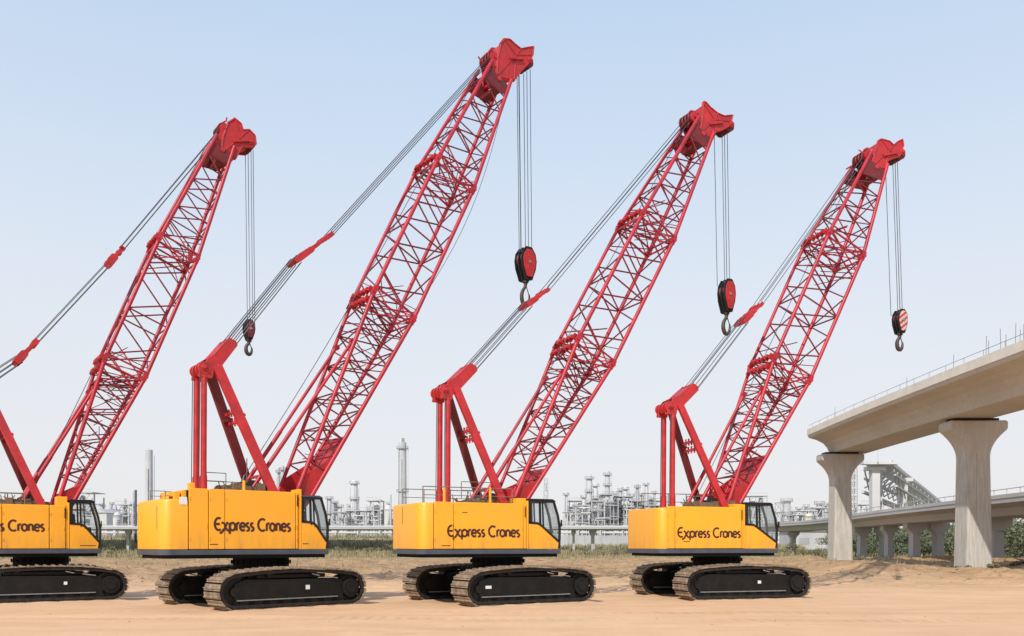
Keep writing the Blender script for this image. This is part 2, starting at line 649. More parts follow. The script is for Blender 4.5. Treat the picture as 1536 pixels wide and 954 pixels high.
def make_track(parent, side, dt, dusty, placard_u):
    """side -1 near, +1 far"""
    v_out = side * HW
    v_in = side * (HW - SW)
    va, vb = min(v_out, v_in), max(v_out, v_in)
    belt = MB()
    nsh = 46
    pitch = TD[-1] / nsh
    rnd = random.Random(5 + side)
    for k in range(nsh):
        p, d = tp(k * pitch)
        p2, d2 = tp((k + .5) * pitch)
        dd = (tp((k + .42) * pitch)[0] - tp((k - .42) * pitch)[0]).normalized()
        nrm = Vector((dd.y, -dd.x))  # outward
        j = rnd.uniform(-.006, .006)
        hl = pitch * .43
        prof = [(-hl, 0), (hl, 0), (hl, .022), (hl * .55, .028), (hl * .5, .062), (hl * .2, .062), (hl * .05, .028), (-hl * .9, .028), (-hl, .012)]
        poly = [(p.x + dd.x * a + nrm.x * (b + j), p.y + dd.y * a + nrm.y * (b + j)) for a, b in prof]
        n = len(poly)
        e = rnd.uniform(-.008, .008)
        ch = 0.05
        vs = [(x, va + e, z) for x, z in poly] + [(x, vb + e, z) for x, z in poly]
        fs = [tuple(range(n)), tuple(range(2 * n - 1, n - 1, -1))] + [(i, n + i, n + (i + 1) % n, (i + 1) % n) for i in range(n)]
        belt.add(vs, fs)
    tr = belt.obj("crawler_track", 'shoe', parent, rot=dt)
    # chain links just inside the shoes
    link = MB()
    nn = 112
    for w0, w1 in ((va + .05, va + .16), (vb - .16, vb - .05)):
        vs = []
        for k in range(nn):
            p, d = tp(k * TD[-1] / nn)
            nrm = Vector((d.y, -d.x))
            for dep in (-.022, -.11):
                for w in (w0, w1):
                    vs.append((p.x + nrm.x * dep, w, p.y + nrm.y * dep))
        fs = []
        for k in range(nn):
            a, b = k * 4, ((k + 1) % nn) * 4
            fs += [(a, a + 1, b + 1, b), (a + 1, a + 3, b + 3, b + 1), (a + 3, a + 2, b + 2, b + 3), (a + 2, a, b, b + 2)]
        link.add(vs, fs)
    link.obj("link_chain", 'shoe_side', tr)
    # side frame
    fr = MB()
    f0, f1 = va + .13, vb - .13
    fr.prism_y([(-1.93, .34), (-1.80, .27), (1.62, .27), (1.70, .34), (1.70, .74), (1.5, .86), (-1.6, .90), (-1.93, .78)], f0, f1)
    fr.box(-1.2, 1.1, f0 + .1, f1 - .1, .90, 1.02)
    fr.obj("side_frame", 'frame', tr, bevel=.02)
    lg = MB()
    lg.box(-1.88, 1.45, va + .07, va + .13, .285, .315)
    lg.box(-1.88, 1.45, vb - .13, vb - .07, .285, .315)
    lg.obj("rock_guard_edge", 'steel', tr)
    cv = MB()
    cv.box(-1.92, 1.6, va + .125, vb - .125, .10, .268)
    cv.obj("roller_guard", 'under', tr)
    ro = MB()
    for i in range(8):
        ro.disc_y(-1.65 + i * .46, .20, .13, va + .115, vb - .115, 14)
    ro.obj("track_roller", 'frame', tr)
    cr_ = MB()
    for u in (-.85, .65):
        cr_.disc_y(u, 1.03, .085, va + .12, vb - .12, 14)
    cr_.obj("carrier_roller", 'frame', tr)
    sp = MB()
    sp.disc_y(1.92, .55, .40, va + .20, vb - .20, 28)
    sp.disc_y(1.92, .55, .29, va + .05, va + .20, 28)
    sp.disc_y(1.92, .55, .17, va + .02, va + .05, 20)
    sp.disc_y(1.92, .55, .29, vb - .20, vb - .05, 28)
    for i in range(10):
        q = i * math.pi / 5
        sp.disc_y(1.92 + .235 * math.cos(q), .55 + .235 * math.sin(q), .022, va + .035, va + .05, 6)
    sp.obj("drive_sprocket", 'frame', tr, bevel=.012)
    idl = MB()
    idl.disc_y(-1.92, .55, .41, va + .2, vb - .2, 28)
    idl.disc_y(-1.92, .55, .14, va + .12, va + .2, 16)
    idl.obj("idler_wheel", 'frame', tr)
    if side < 0:
        pl = MB()
        u = placard_u[0]
        pl.box(u - placard_u[1] / 2, u + placard_u[1] / 2, va + .108, va + .128, placard_u[2], placard_u[2] + placard_u[3])
        pl.obj("placard", 'white', tr)
    # bits of dust-covered steel glinting above the frame
    br = MB()
    yv = va + .10 if side < 0 else va + .10
    for (a, b, z) in ((1.05, 1.45, .93), (.55, .8, 1.02)) if side < 0 else ((-1.7, -1.35, .97), (-.9, -.75, 1.03)):
        br = MB()
        br.beam((a, yv, z), (b, yv, z - .06), .05, .03)
        br.obj("scraper_bar", 'steel', tr)
    return tr


def rail(mb, pts, h=0.55, r=0.014, mid=True, step=0.7):
    for a, b in zip(pts[:-1], pts[1:]):
        A, B = Vector(a), Vector(b)
        up = Vector((0, 0, h))
        mb.tube(A + up, B + up, r)
        if mid:
            mb.tube(A + up * .5, B + up * .5, r * .8)
        n = max(1, int((B - A).length / step))
        for i in range(n + 1):
            p = A.lerp(B, i / n)
            mb.tube(p, p + up, r)


def crane(P):
    yaw = R(P['yaw'])
    dt = R(P['track_yaw'] - P['yaw'])
    rnd = random.Random(P['seed'])
    root = thing("crawler_crane", P['label'], "crane", (P['x'], P['y'], 0), yaw, "crawler cranes parked in a row")
    top, c0 = P['top'], P['cab0']
    # ---- undercarriage
    make_track(root, -1, dt, 0.5, P['placard'])
    make_track(root, 1, dt, 0.5, P['placard'])
    cb = MB()
    cb.box(-1.25, 1.25, -HW + SW - .1, HW - SW + .1, .42, .95)
    cb.box(-.95, .95, -.95, .95, .9, 1.16)
    cb.obj("car_body", 'under', root, rot=dt, bevel=.03)
    sl = MB()
    sl.prism_z([(.86 * math.cos(2 * math.pi * i / 40), .86 * math.sin(2 * math.pi * i / 40)) for i in range(40)], 1.12, 1.5)
    for k in range(24):
        q = 2 * math.pi * k / 24
        sl.tube((.9 * math.cos(q), .9 * math.sin(q), 1.30), (.9 * math.cos(q), .9 * math.sin(q), 1.42), .025)
    sl.obj("slewing_ring", 'under', root)
    # ---- upper frame
    bz, yb = 1.50, 1.76

    def outline(w, r, ur, uf, r_=None):
        """plan outline with rounded rear; w half width"""
        pts = [(uf, -w), (uf, w)]
        n = 10
        cu = ur + r
        rear = []
        for i in range(n + 1):
            q = math.pi / 2 * i / n
            rear.append((cu - r * math.sin(q) ** .9 * 1.0, w - (r * 1.25) * (1 - math.cos(q))))
        pts += rear
        pts += [(u, -v) for u, v in reversed(rear)]
        return pts

    ur = P['ur']
    sk = MB()
    sk.prism_z(outline(WB + .012, .32, ur - .012, 1.66), bz + .10, yb - .012)
    sk.obj("skirt_band", 'slate', root, bevel=.015)
    uf = MB()
    uf.prism_z(outline(WB - .06, .32, ur + .12, 1.56), bz, bz + .10)
    uf.obj("upper_frame", 'under', root)
    # counterweight
    cw_u = P['cw_u']
    cwt = P['cw_top']
    ol = [p for p in outline(WB, .32, ur, cw_u - .012)]
    cw = MB()
    n = len(ol)
    cw.add([(x, y, yb) for x, y in ol] + [(x, y, cwt - .10) for x, y in ol] +
           [(lerp(x, cw_u, .035), y * .975, cwt - .02) for x, y in ol] + [(lerp(x, cw_u, .10), y * .93, cwt) for x, y in ol],
           [tuple(range(n - 1, -1, -1)), tuple(range(3 * n, 4 * n))] +
           [(k * n + i, k * n + (i + 1) % n, (k + 1) * n + (i + 1) % n, (k + 1) * n + i) for k in range(3) for i in range(n)])
    o = cw.obj("counterweight", 'yellow', root, bevel=.03, smooth=True, seg=3)
    gr = MB()
    for (v_, z0, z1) in P['cw_marks']:
        gr.box(ur - .006, ur + .02, v_ - .012, v_ + .012, z0, z1)
    if gr.v:
        gr.obj("panel_groove", 'black', o)
    # dark core that shows in the door gaps
    core = MB()
    core.box(cw_u - .02, c0 - .03, -WB + .05, WB - .05, yb - .01, top - .06)
    core.obj("housing_core", 'under', root)
    # side panels
    seams = [cw_u] + P['seams'] + [c0 - .06]
    for a, b in zip(seams[:-1], seams[1:]):
        for s in (-1, 1):
            pn = MB()
            v0, v1 = (-WB, -WB + .07) if s < 0 else (WB - .07, WB)
            pn.box(a + .009, b - .009, v0, v1, yb + .006, top - (.02 if b > P['seams'][-1] else 0))
            pn.obj("body_door", 'yellow', root, bevel=.022, seg=3)
    hg = MB()
    for a in P['seams'][:-1] + [cw_u]:
        for z in (yb + .25, top - .35):
            hg.box(a + .015, a + .045, -WB - .012, -WB + .01, z, z + .10)
    for a in P['seams']:
        hg.box(a - .075, a - .045, -WB - .010, -WB + .01, yb + .62, yb + .74)
    hg.obj("door_hinge", 'yellow', root)
    deck = MB()
    deck.box(cw_u + .01, .0, -WB + .03, WB - .03, top - .085, top - .03)
    deck.box(.0, c0 - .08, -WB + .03, -.80, top - .087, top - .032)
    deck.box(.0, 1.55, .80, WB - .03, top - .087, top - .032)
    deck.obj("roof_deck", 'yellow', root)
    # yellow post / box between boom and cab
    cp = MB()
    cp.box(c0 - .36, c0 - .035, -WB + .075, -.80, top - .02, top + P['post_h'])
    cp.prism_y([(c0 - .05, yb), (c0 + .02, yb), (c0 + .02, top + .1), (c0 - .05, top + .1)], -WB - .004, -.75)
    cp.obj("cab_bulkhead", 'yellow', root, bevel=.02)
    hs = MB()
    hs.tube((c0 - .13, -WB - .03, top - .42), (c0 - .13, -WB - .03, top - .1), .014)
    hs.tube((c0 - .13, -WB - .03, top - .42), (c0 - .13, -WB + .01, top - .42), .012)
    hs.tube((c0 - .13, -WB - .03, top - .1), (c0 - .13, -WB + .01, top - .1), .012)
    hs.obj("grab_handle", 'black', root)
    if P.get('small_marks'):
        sm = MB()
        for (a, b, z) in P['small_marks']:
            sm.box(a, b, -WB - .006, -WB + .01, z, z + .02)
        sm.obj("door_latch", 'black', root)
    # ---- cab
    cab = thing_part("operator_cab", root)
    ct = P['cab_top']
    cv0, cv1 = -WB, -.74
    prof = [(c0 + .02, yb), (1.60, yb), (1.66, 2.05), (1.675, 2.45), (1.60, 2.85), (1.46, ct - .04), (1.36, ct), (c0 + .02, ct)]

    def edge_u(z):
        return interp([p[1] for p in prof[1:6]], [p[0] for p in prof[1:6]], z)
    sb = c0 + .10
    diag = [(c0 + .03, 2.60), (c0 + .36, 2.58), (c0 + .50, 2.50), (edge_u(2.0) - .06, 1.98)]
    low = MB()
    poly = [(c0 + .03, yb), (1.60, yb), (edge_u(1.93) - .01, 1.93)] + diag[::-1]
    low.prism_y(poly, cv0, cv0 + .05)
    low.prism_y(poly, cv1 - .05, cv1)
    low.obj("cab_lower_panel", 'yellow', cab, bevel=.012)
    fr = MB()

    def strip(pts, w, y0, y1):
        yc, hh = (y0 + y1) / 2, abs(y1 - y0)
        for i, (a, b) in enumerate(zip(pts[:-1], pts[1:])):
            fr.beam((a[0], yc + i * .0007, a[1]), (b[0], yc + i * .0007, b[1]), hh + i * .001, w, (0, 1, 0))
    for y0, y1 in ((cv0 - .012, cv0 + .06), (cv1 - .06, cv1 + .012)):
        strip([(x, z + .02) for x, z in diag], .075, y0, y1)
        strip([(c0 + .07, 2.6), (c0 + .07, ct - .02)], .085, y0, y1)
        strip([(c0 + .03, ct - .05), (1.40, ct - .05)], .10, y0 + .002, y1 + .002)
        strip([(1.41, ct - .06), (1.57, 2.85), (1.64, 2.45), (1.63, 2.05), (1.58, yb + .02)], .06, y0 + .004, y1 + .004)
        um = lerp(c0 + .03, 1.5, .42)
        strip([(um, 2.52), (um - .02, ct - .06)], .05, y0 + .001, y1 + .001)
        strip([(um + .12, 2.45), (um + .08, ct - .06)], .025, y0 + .003, y1 + .003)
    for z, u in ((ct - .05, 1.42), (2.0, 1.63), (yb + .05, 1.58)):
        fr.beam((u, cv0 + .06, z), (u, cv1 - .06, z), .06, .06, (1, 0, 0))
    for y in (cv0 + .03, cv1 - .03):
        fr.tube((c0 + .07, y, ct - .05), (c0 + .07, y, 2.55), .03)
    fr.obj("cab_frame", 'black', cab)
    rf = MB()
    rf.prism_y([(c0 + .0, ct - .03), (c0 + .04, ct + .02), (1.34, ct + .02), (1.48, ct - .05), (1.36, ct - .04)], cv0 - .02, cv1 + .02)
    rf.obj("cab_roof", 'slate' if P['dark_roof'] else 'black', cab)
    fl = MB()
    fl.box(c0 + .03, 1.57, cv0 + .055, cv1 - .055, yb, yb + .10)
    fl.box(c0 + .03, c0 + .08, cv0 + .06, cv1 - .06, yb + .1, 2.45)
    fl.obj("cab_floor", 'black', cab)
    st = MB()
    st.box(c0 + .18, c0 + .58, cv0 + .15, cv1 - .15, 2.06, 2.18)
    st.beam((c0 + .22, (cv0 + cv1) / 2, 2.15), (c0 + .14, (cv0 + cv1) / 2, 2.95), .36, .12, (0, 1, 0))
    st.box(c0 + .62, c0 + .72, cv0 + .2, cv1 - .2, 1.9, 2.5)
    st.tube((1.2, cv0 + .25, 1.86), (1.15, cv0 + .25, 2.5), .02)
    st.tube((1.2, cv1 - .25, 1.86), (1.15, cv1 - .25, 2.5), .02)
    st.obj("driver_seat", 'black', cab, bevel=.03)
    gl = MB()
    gp = [(c0 + .06, 2.6)] + diag[1:3] + [(edge_u(2.0) - .05, 2.02), (1.63, 2.45), (1.56, 2.84), (1.40, ct - .07), (c0 + .06, ct - .07)]
    for y in (cv0 + .022, cv1 - .022):
        gl.add([(x, y, z) for x, z in gp], [tuple(range(len(gp)))])
    fp = [(1.60, yb + .1), (1.645, 2.05), (1.655, 2.45), (1.58, 2.84), (1.42, ct - .07)]
    gl.add([(x, y, z) for x, z in fp for y in (cv0 + .05, cv1 - .05)], [(2 * i, 2 * i + 1, 2 * i + 3, 2 * i + 2) for i in range(len(fp) - 1)])
    gl.add([(c0 + .03, cv0 + .05, 2.5), (c0 + .03, cv1 - .05, 2.5), (c0 + .03, cv1 - .05, ct - .07), (c0 + .03, cv0 + .05, ct - .07)], [(0, 1, 2, 3)])
    gl.obj("cab_window", 'glass', cab)
    mi = MB()
    mi.tube((1.60, cv0 + .02, 2.62), (1.66, cv0 - .06, 2.62), .012)
    mi.box(1.645, 1.665, cv0 - .10, cv0 - .02, 2.5, 2.72)
    mi.tube((1.64, cv0 + .0, 1.60), (1.64, cv0 + .0, 2.6), .014)
    mi.obj("side_mirror", 'black', cab)
    # ---- lettering
    lettering("Express Cranes", P['text'][0], P['text'][1], P['text'][2], P['text'][3], -WB - .004, root)
    # ---- roof clutter
    rl = MB()
    t0 = top - .03
    if P['style'] == 2:
        rail(rl, [(-1.9, -.2, t0 + .1), (-1.2, -.2, t0 + .1)], .5)
        rail(rl, [(-1.45, .9, t0), (.2, .9, t0)], .42, mid=False)
        rl.tube((-.35, .3, t0), (-.35, .3, t0 + 1.15), .016)
        rl.path([(-1.0, -1.1, t0), (-1.0, -1.1, t0 + .3), (-.9, -.9, t0 + .5)], .02)
        rail(rl, [(-3.2, -.9, cwt), (-2.75, -.9, cwt)], .22, .012)
        rail(rl, [(-3.2, .6, cwt), (-2.75, .6, cwt)], .32, .012)
    elif P['style'] == 3:
        rail(rl, [(-3.05, -.95, t0), (-2.2, -.95, t0), (-1.1, -1.0, t0), (.05, -1.0, t0)], .52, .017, step=.9)
        rail(rl, [(-3.0, 1.0, t0), (-1.5, 1.0, t0), (.2, 1.0, t0)], .55, .015)
        rail(rl, [(-1.5, -.4, t0 + .2), (-.2, -.4, t0 + .2)], .55, .014)
    elif P['style'] == 4:
        rail(rl, [(-2.6, .9, t0), (-1.5, .9, t0), (.0, .9, t0)], .6, .016)
        rail(rl, [(-1.4, -.3, t0), (-.4, -.3, t0)], .45, .014)
        rail(rl, [(.55, 1.1, t0), (1.5, 1.1, t0)], .3, .014)
    else:
        rail(rl, [(-2.6, -.9, t0), (-1.1, -.9, t0), (-.6, -.9, t0)], .42, .018, mid=False, step=.5)
        rail(rl, [(-2.6, .9, t0), (-.2, .9, t0)], .5, .016)
        rail(rl, [(.6, .9, t0), (1.5, .9, t0)], .4, .014)
    rl.obj("handrail", 'rail', root)
    if P['style'] == 3:
        yp = MB()
        for u, h in ((-2.35, .5), (-.75, .55)):
            yp = MB()
            yp.box(u - .03, u + .03, -1.02, -.96, t0, t0 + h)
            yp.obj("rail_post", 'yellow', root)
    if P['style'] == 2:
        for bx in ((-3.05, -2.9, -1.25, -.55, cwt - .02, cwt + .22), (-2.85, -2.71, -1.25, .8, cwt - .02, cwt + .24), (-2.60, -2.44, -1.15, -.95, t0, t0 + .2)):
            hd = MB()
            hd.box(*bx)
            hd.obj("roof_box", 'yellow', root, bevel=.015)
        hd = MB()
        hd.tube((-1.05, -1.30, t0), (-1.05, -1.30, t0 + .32), .045)
        hd.obj("rope_guide_post", 'yellow', root)
        sg = MB()
        sg.box(-2.95, -2.74, -WB - .012, -WB + .01, cwt - .16, cwt + .06)
        sg.obj("warning_sign", 'white', root)
        rdb = MB()
        rdb.box(-3.12, -2.98, -1.1, -.95, cwt, cwt + .08)
        rdb.obj("beacon", 'red_dark', root)
    # machinery between the legs
    dm = MB()
    for i in range(24):
        u = rnd.uniform(-1.45, .15)
        v = rnd.uniform(-.9, .9)
        a, b, c = rnd.uniform(.1, .35), rnd.uniform(.1, .3), rnd.uniform(.08, .3)
        dm.box(u - a / 2, u + a / 2, v - b / 2, v + b / 2, t0, t0 + c)
    for i in range(22):
        u = rnd.uniform(-1.7, .3)
        v = rnd.uniform(-.9, .9)
        dm.tube((u, v, t0), (u + rnd.uniform(-.3, .3), v, t0 + rnd.uniform(.15, .45)), .015)
    dm.prism_y([(-1.1, t0), (.25, t0), (.15, t0 + .16), (-.95, t0 + .22)], -.75, .75)
    dm.obj("deck_machinery", 'deckbrown', root)
    wd = MB()
    wd.disc_y(-.45, t0 + .14, .27, -.5, -.44, 24)
    wd.disc_y(-.45, t0 + .14, .27, .44, .5, 24)
    wd.disc_y(-.45, t0 + .14, .2, -.44, .44, 24)
    wd.obj("winch_drum", 'rubber', root)
    # ---- gantry
    ax, az = P['apex']
    ga = MB()
    for s in (-1, 1):
        ga = MB()
        ga.beam((P['mast_u'], s * .92, top - .35), (ax + .16, s * .38, az + .08), .16, P['legw'])
        # doubler near mid
        m0 = Vector((P['mast_u'], s * .92, top - .35)).lerp(Vector((ax + .28, s * .36, az - .12)), .66)
        m1 = Vector((P['mast_u'], s * .92, top - .35)).lerp(Vector((ax + .28, s * .36, az - .12)), .68)
        ga.beam(m0, m1, .19, P['legw'] + .05)
        ga.obj("gantry_leg", 'red' if s < 0 else 'red_shade', root, bevel=.02)  # far leg gets a darker red, its shade painted in
    A = [Vector((P['mast_u'], s * .92, top - .35)) for s in (-1, 1)]
    B = [Vector((ax + .28, s * .36, az - .12)) for s in (-1, 1)]
    for t in (.22, .64, .71):
        br = MB()
        br.beam(A[0].lerp(B[0], t), A[1].lerp(B[1], t), .09, .07, (0, 0, 1))
        if t > .3:
            for j in (.3, .5, .7):
                q = A[0].lerp(B[0], t).lerp(A[1].lerp(B[1], t), j)
                br.tube(q - Vector((0, 0, .12)), q + Vector((0, 0, .14)), .03)
        br.obj("gantry_brace", 'red', root)
    for s in (-1, 1):
        ps = MB()
        ps.tube((P['post_u'], s * .34, top - .1), (P['post_u'] + .02, s * .34, az - .1), .088, 16)
        ps.tube((P['post_u'], s * .34, top - .03), (P['post_u'], s * .34, top + .45), .108, 16)
        ps.disc_y(P['post_u'] + .02, az - .08, .16, s * .34 - .09, s * .34 + .09, 16)
        ps.obj("gantry_post", 'red', root, smooth=True)
    tr = MB()
    tr.tube((P['post_u'] - .16, -.42, top), (P['post_u'] - .12, -.42, az), .013)
    tr.tube((P['post_u'] - .16, .28, top), (P['post_u'] - .12, .28, az), .013)
    tr.tube((P['post_u'] + .14, -.2, top), (P['post_u'] + .10, -.2, az), .013)
    tr.obj("reeving_rope", 'rope', root)
    # gantry head: arm box with sheave nest
    hx, hz = P['head']
    d = Vector((hx - ax, hz - az)).normalized()
    nn = Vector((-d.y, d.x))
    aw0, aw1 = .14, .17

    def q2(a, b):
        return (ax + d.x * a + nn.x * b, az + d.y * a + nn.y * b)
    Ln = math.hypot(hx - ax, hz - az)
    hb = MB()
    poly = [q2(-.1, -.16), q2(.25, -.20), q2(Ln - .02, -aw1), q2(Ln + .05, -aw1 * .3), q2(Ln - .02, aw1), q2(.35, .19), q2(.1, .26), q2(-.1, .18)]
    for y in (-.40, -.16, .10, .34):
        hb.prism_y(poly, y, y + .06)
    hb.prism_y([q2(.05, -.13), q2(Ln - .12, -.13), q2(Ln - .12, .10), q2(.05, .10)], -.36, .36)
    hb.prism_y([q2(Ln * .35, .155), q2(Ln - .25, .15), q2(Ln - .25, .18), q2(Ln * .35, .185)], -.41, .41)
    head = hb.obj("gantry_head", 'red', root, bevel=.015)
    sh = MB()
    for y in (-.28, -.06, .0, .24):
        for pp, rr_s in ((q2(.0, .06), .23), (q2(Ln - .16, 0), .17)):
            sh = MB()
            sh.sheave(*pp, rr_s, y, .05)
            sh.obj("sheave", 'red_dark', head)
    nb = MB()
    nb.disc_y(ax - .22, az - .04, .10, -.46, -.40, 20)
    for y0_ in (-.40, -.14, .12, .36):
        nb.disc_y(ax - .22, az - .04, .19, y0_, y0_ + .07, 20)
    for y0_ in (-.42, -.30, .26, .38):
        nb.prism_y([(ax - .36, az - .32), (ax + .02, az - .34), (ax + .1, az), (ax - .32, az + .06)], y0_, y0_ + .04)
    nb.prism_y([(ax - .26, az - .22), (ax, az - .22), (ax + .05, az - .05), (ax - .22, az - .02)], -.38, .38)
    nb.tube((ax - .22, -.52, az - .04), (ax - .22, .5, az - .04), .06)
    nb.obj("gantry_knuckle", 'red', head, bevel=.02)
    # ---- boom
    fu, fz = P['foot']
    tu, tz = P['boom_top']
    D = Vector((tu - fu, tz - fz))
    BL = D.length
    D.normalize()
    Nn = Vector((-D.y, D.x))  # to the back
    ext = 0.95
    S = [-ext, 0, P['s1'], P['s2'], BL + .32]
    HDp = [.10, P['hd'][0], P['hd'][1], P['hd'][2], P['hd'][3]]
    HWp = [.70, .76, .78, .76, .44]

    def bp(s, i, j, extra=0.0):
        """i: back +1 / front -1, j: near -1 / far +1"""
        h = interp(S, HDp, s) + extra
        w = interp(S, HWp, s)
        return Vector((fu + D.x * s + Nn.x * h * i, w * j, fz + D.y * s + Nn.y * h * i))
    boom = thing_part("boom", root)
    ch = MB()
    for i in (-1, 1):
        for j in (-1, 1):
            for a, b in zip(S[:-1], S[1:]):
                ch.tube(bp(a, i, j), bp(b, i, j), .070 if i < 0 or j < 0 else .062, 10)
    ch.obj("boom_chord", 'red_tube', boom, smooth=True)
    lc = MB()

    def lace(s0, s1, npan, rr, cross=()):
        st = [lerp(s0, s1, k / npan) for k in range(npan + 1)]
        for k in range(npan):
            a, b = st[k], st[k + 1]
            m = (a + b) / 2
            for j in (-1, 1):   # side faces
                if k % 2 == 0:
                    lc.tube(bp(a, 1, j), bp(b, -1, j), rr, 6, caps=False)
                else:
                    lc.tube(bp(a, -1, j), bp(b, 1, j), rr, 6, caps=False)
            for i in (-1, 1):   # back and front faces, half pitch offset
                if k % 2 == 0:
                    lc.tube(bp(a, i, -1), bp(b, i, 1), rr * .9, 6, caps=False)
                else:
                    lc.tube(bp(a, i, 1), bp(b, i, -1), rr * .9, 6, caps=False)
        for k in cross:
            s = st[k]
            for j in (-1, 1):
                lc.tube(bp(s, 1, j), bp(s, -1, j), rr, 6, caps=False)
            for i in (-1, 1):
                lc.tube(bp(s, i, -1), bp(s, i, 1), rr, 6, caps=False)
    n1 = max(4, int(P['s1'] / .68))
    n2 = max(4, int((P['s2'] - P['s1']) / .88))
    n3 = max(4, int((BL - P['s2']) / .72))
    lace(.9, P['s1'] - .18, n1, .027, range(0, n1 + 1, 2))
    lace(P['s1'] + .18, P['s2'] - .15, n2, .029, (0, n2, n2 // 2))
    lace(P['s2'] + .15, BL - .55, n3, .026, range(0, n3 + 1, 2))
    # inner cross bracing of the foot section and at both joints
    for k in range(9):
        sa = lerp(1.1, P['s1'] - .5, k / 8)
        j = 1 if k % 2 else -1
        lc.tube(bp(sa, 1, j), bp(sa + .35, -1, -j), .020, 5, caps=False)
        lc.tube(bp(sa + .2, 0, 1), bp(sa + .2, 0, -1), .016, 5, caps=False)
        lc.tube(bp(sa, rnd.choice((-1, 1)), j), bp(sa + rnd.uniform(.3, .6), 0, -j), .014, 5, caps=False)
    for s in (P['s1'], P['s2']):
        for k in range(7):
            e = rnd.uniform(-.9, .7)
            j = rnd.choice((-1, 1))
            lc.tube(bp(s + e, 1, j), bp(s + e + rnd.uniform(.2, .6), rnd.choice((-1, 0, .3)), -j), rnd.uniform(.014, .026), 5, caps=False)
            lc.tube(bp(s + e, -1, -j), bp(s + e + rnd.uniform(-.4, .4), rnd.choice((1, 0, -.3)), j), rnd.uniform(.014, .022), 5, caps=False)
    lc.obj("boom_lacing", 'lace', boom, smooth=True)
    # joints
    for s in (P['s1'], P['s2']):
        jt = MB()
        for e in (-.17, .17):
            for i in (-1, 1):
                jt.beam(bp(s + e, i, -1), bp(s + e, i, 1), .045, .045, (1, 0, 0))
            for j in (-1, 1):
                jt.beam(bp(s + e, -1, j), bp(s + e, 1, j), .045, .045)
            jt.tube(bp(s + e, -1, -1), bp(s + e, 1, 1), .022)
        for i in (-1, 1):
            for j in (-1, 1):
                p = bp(s, i, j)
                jt.beam(bp(s - .18, i, j), bp(s + .18, i, j), .145, .145)
                jt.disc_y(p.x, p.z, .085, p.y - .1, p.y + .1, 12)
        for j in (-1, 1):
            jt.tube(bp(s - .17, -1, j), bp(s + .75, 1, j), .024)
            jt.tube(bp(s + .17, 1, j), bp(s - .7, -1, j), .024)
            jt.tube(bp(s + .17, -1, j), bp(s - .9, 1, j), .022)
        jt.obj("section_joint", 'red_tube', boom)
    # rope guides and pendant brackets on the back of the joint
    for s in (P['s1'] + .05, P['s1'] - .35, P['s2'] + .05):
        gd = MB()
        c = bp(s, 1, 0, .12)
        gd.tube((c.x, -.66, c.z), (c.x, .66, c.z), .035, 10)
        gd.tube((c.x, -.55, c.z), (c.x, -.15, c.z), .07, 10)
        gd.tube((c.x, .15, c.z), (c.x, .55, c.z), .07, 10)
        for v in (-.5, .0, .5):
            p0 = bp(s, 1, 0)
            for q in (-.12, .12):
                gd.beam((p0.x, v + q, p0.z), (p0.x + Nn.x * .16, v + q, p0.z + Nn.y * .16), .05, .22)
        gd.obj("rope_guide", 'red', boom)
    # solid foot plates
    fp_ = MB()
    for j in (-1, 1):
        pts = [bp(-ext, 1, j), bp(-ext, -1, j), bp(P['plate'], -1, j)]
        for f in ((.0, .018), (.0, -.018)):
            pass
        a, b_, c_, d_ = bp(-ext, 1, j), bp(P['plate'] * .18, 1, j), bp(P['plate'] * .75, -1, j), bp(-ext, -1, j)
        w = .02 * j
        fp_.add([a, b_, c_, d_, a + Vector((0, -w * 2, 0)), b_ + Vector((0, -w * 2, 0)), c_ + Vector((0, -w * 2, 0)), d_ + Vector((0, -w * 2, 0))],
                [(0, 1, 2, 3), (7, 6, 5, 4), (0, 4, 5, 1), (1, 5, 6, 2), (2, 6, 7, 3), (3, 7, 4, 0)])
    a, b_, c_, d_ = bp(-.2, -1, -1), bp(P['plate'] * 1.15, -1, -1), bp(P['plate'] * 1.15, -1, 1), bp(-.2, -1, 1)
    fp_.add([a, b_, c_, d_], [(0, 1, 2, 3)])
    fp_.obj("boom_foot_plate", 'red', boom)
    # boom head
    hp = P['head_poly']
    sx_, sz_ = P['front_sheave']
    cx = sum(p[0] for p in hp) / len(hp)
    cz = sum(p[1] for p in hp) / len(hp)
    bh = MB()
    inner = [(lerp(cx, x, .86), lerp(cz, z, .86)) for x, z in hp]
    bh.prism_y(inner, -.28, .28)
    for y in (-.42, .37):
        bh.prism_y(hp, y, y + .05)
    bh.tube((tu, -.5, tz - .1), (tu, .5, tz - .1), .09, 12)
    # stiffeners and bolts on the side plate
    for k in range(len(hp)):
        a, b_ = hp[k], hp[(k + 1) % len(hp)]
        a = (lerp(cx, a[0], .93), lerp(cz, a[1], .93))
        b_ = (lerp(cx, b_[0], .93), lerp(cz, b_[1], .93))
        bh.beam((a[0], -.435, a[1]), (b_[0], -.435, b_[1]), .03, .04)
    for k in range(0, len(hp), 3):
        bh.beam((cx, -.428, cz), (lerp(cx, hp[k][0], .9), -.428, lerp(cz, hp[k][1], .9)), .035, .05)
    bh.disc_y(sx_, sz_, .12, -.47, -.42, 16)
    bh.disc_y(sx_, sz_, .06, -.52, -.47, 12)
    bh.beam((cx - .3, -.40, cz - .25), (cx + .35, -.40, cz - .05), .20, .10)
    headb = bh.obj("boom_head", 'red', root, bevel=.02)
    sh = MB()
    gx, gz = P['back_sheave']
    for y in (-.30, -.12, .06, .24):
        sh = MB()
        sh.sheave(gx, gz, .25, y, .06)
        sh.obj("head_sheave", 'red_dark', headb)
    sx, sz = P['front_sheave']
    for y in (-.30, -.12, .06, .24):
        sh = MB()
        sh.sheave(sx, sz, .23, y, .06)
        sh.obj("head_sheave", 'red_dark', headb)
    bk = MB()
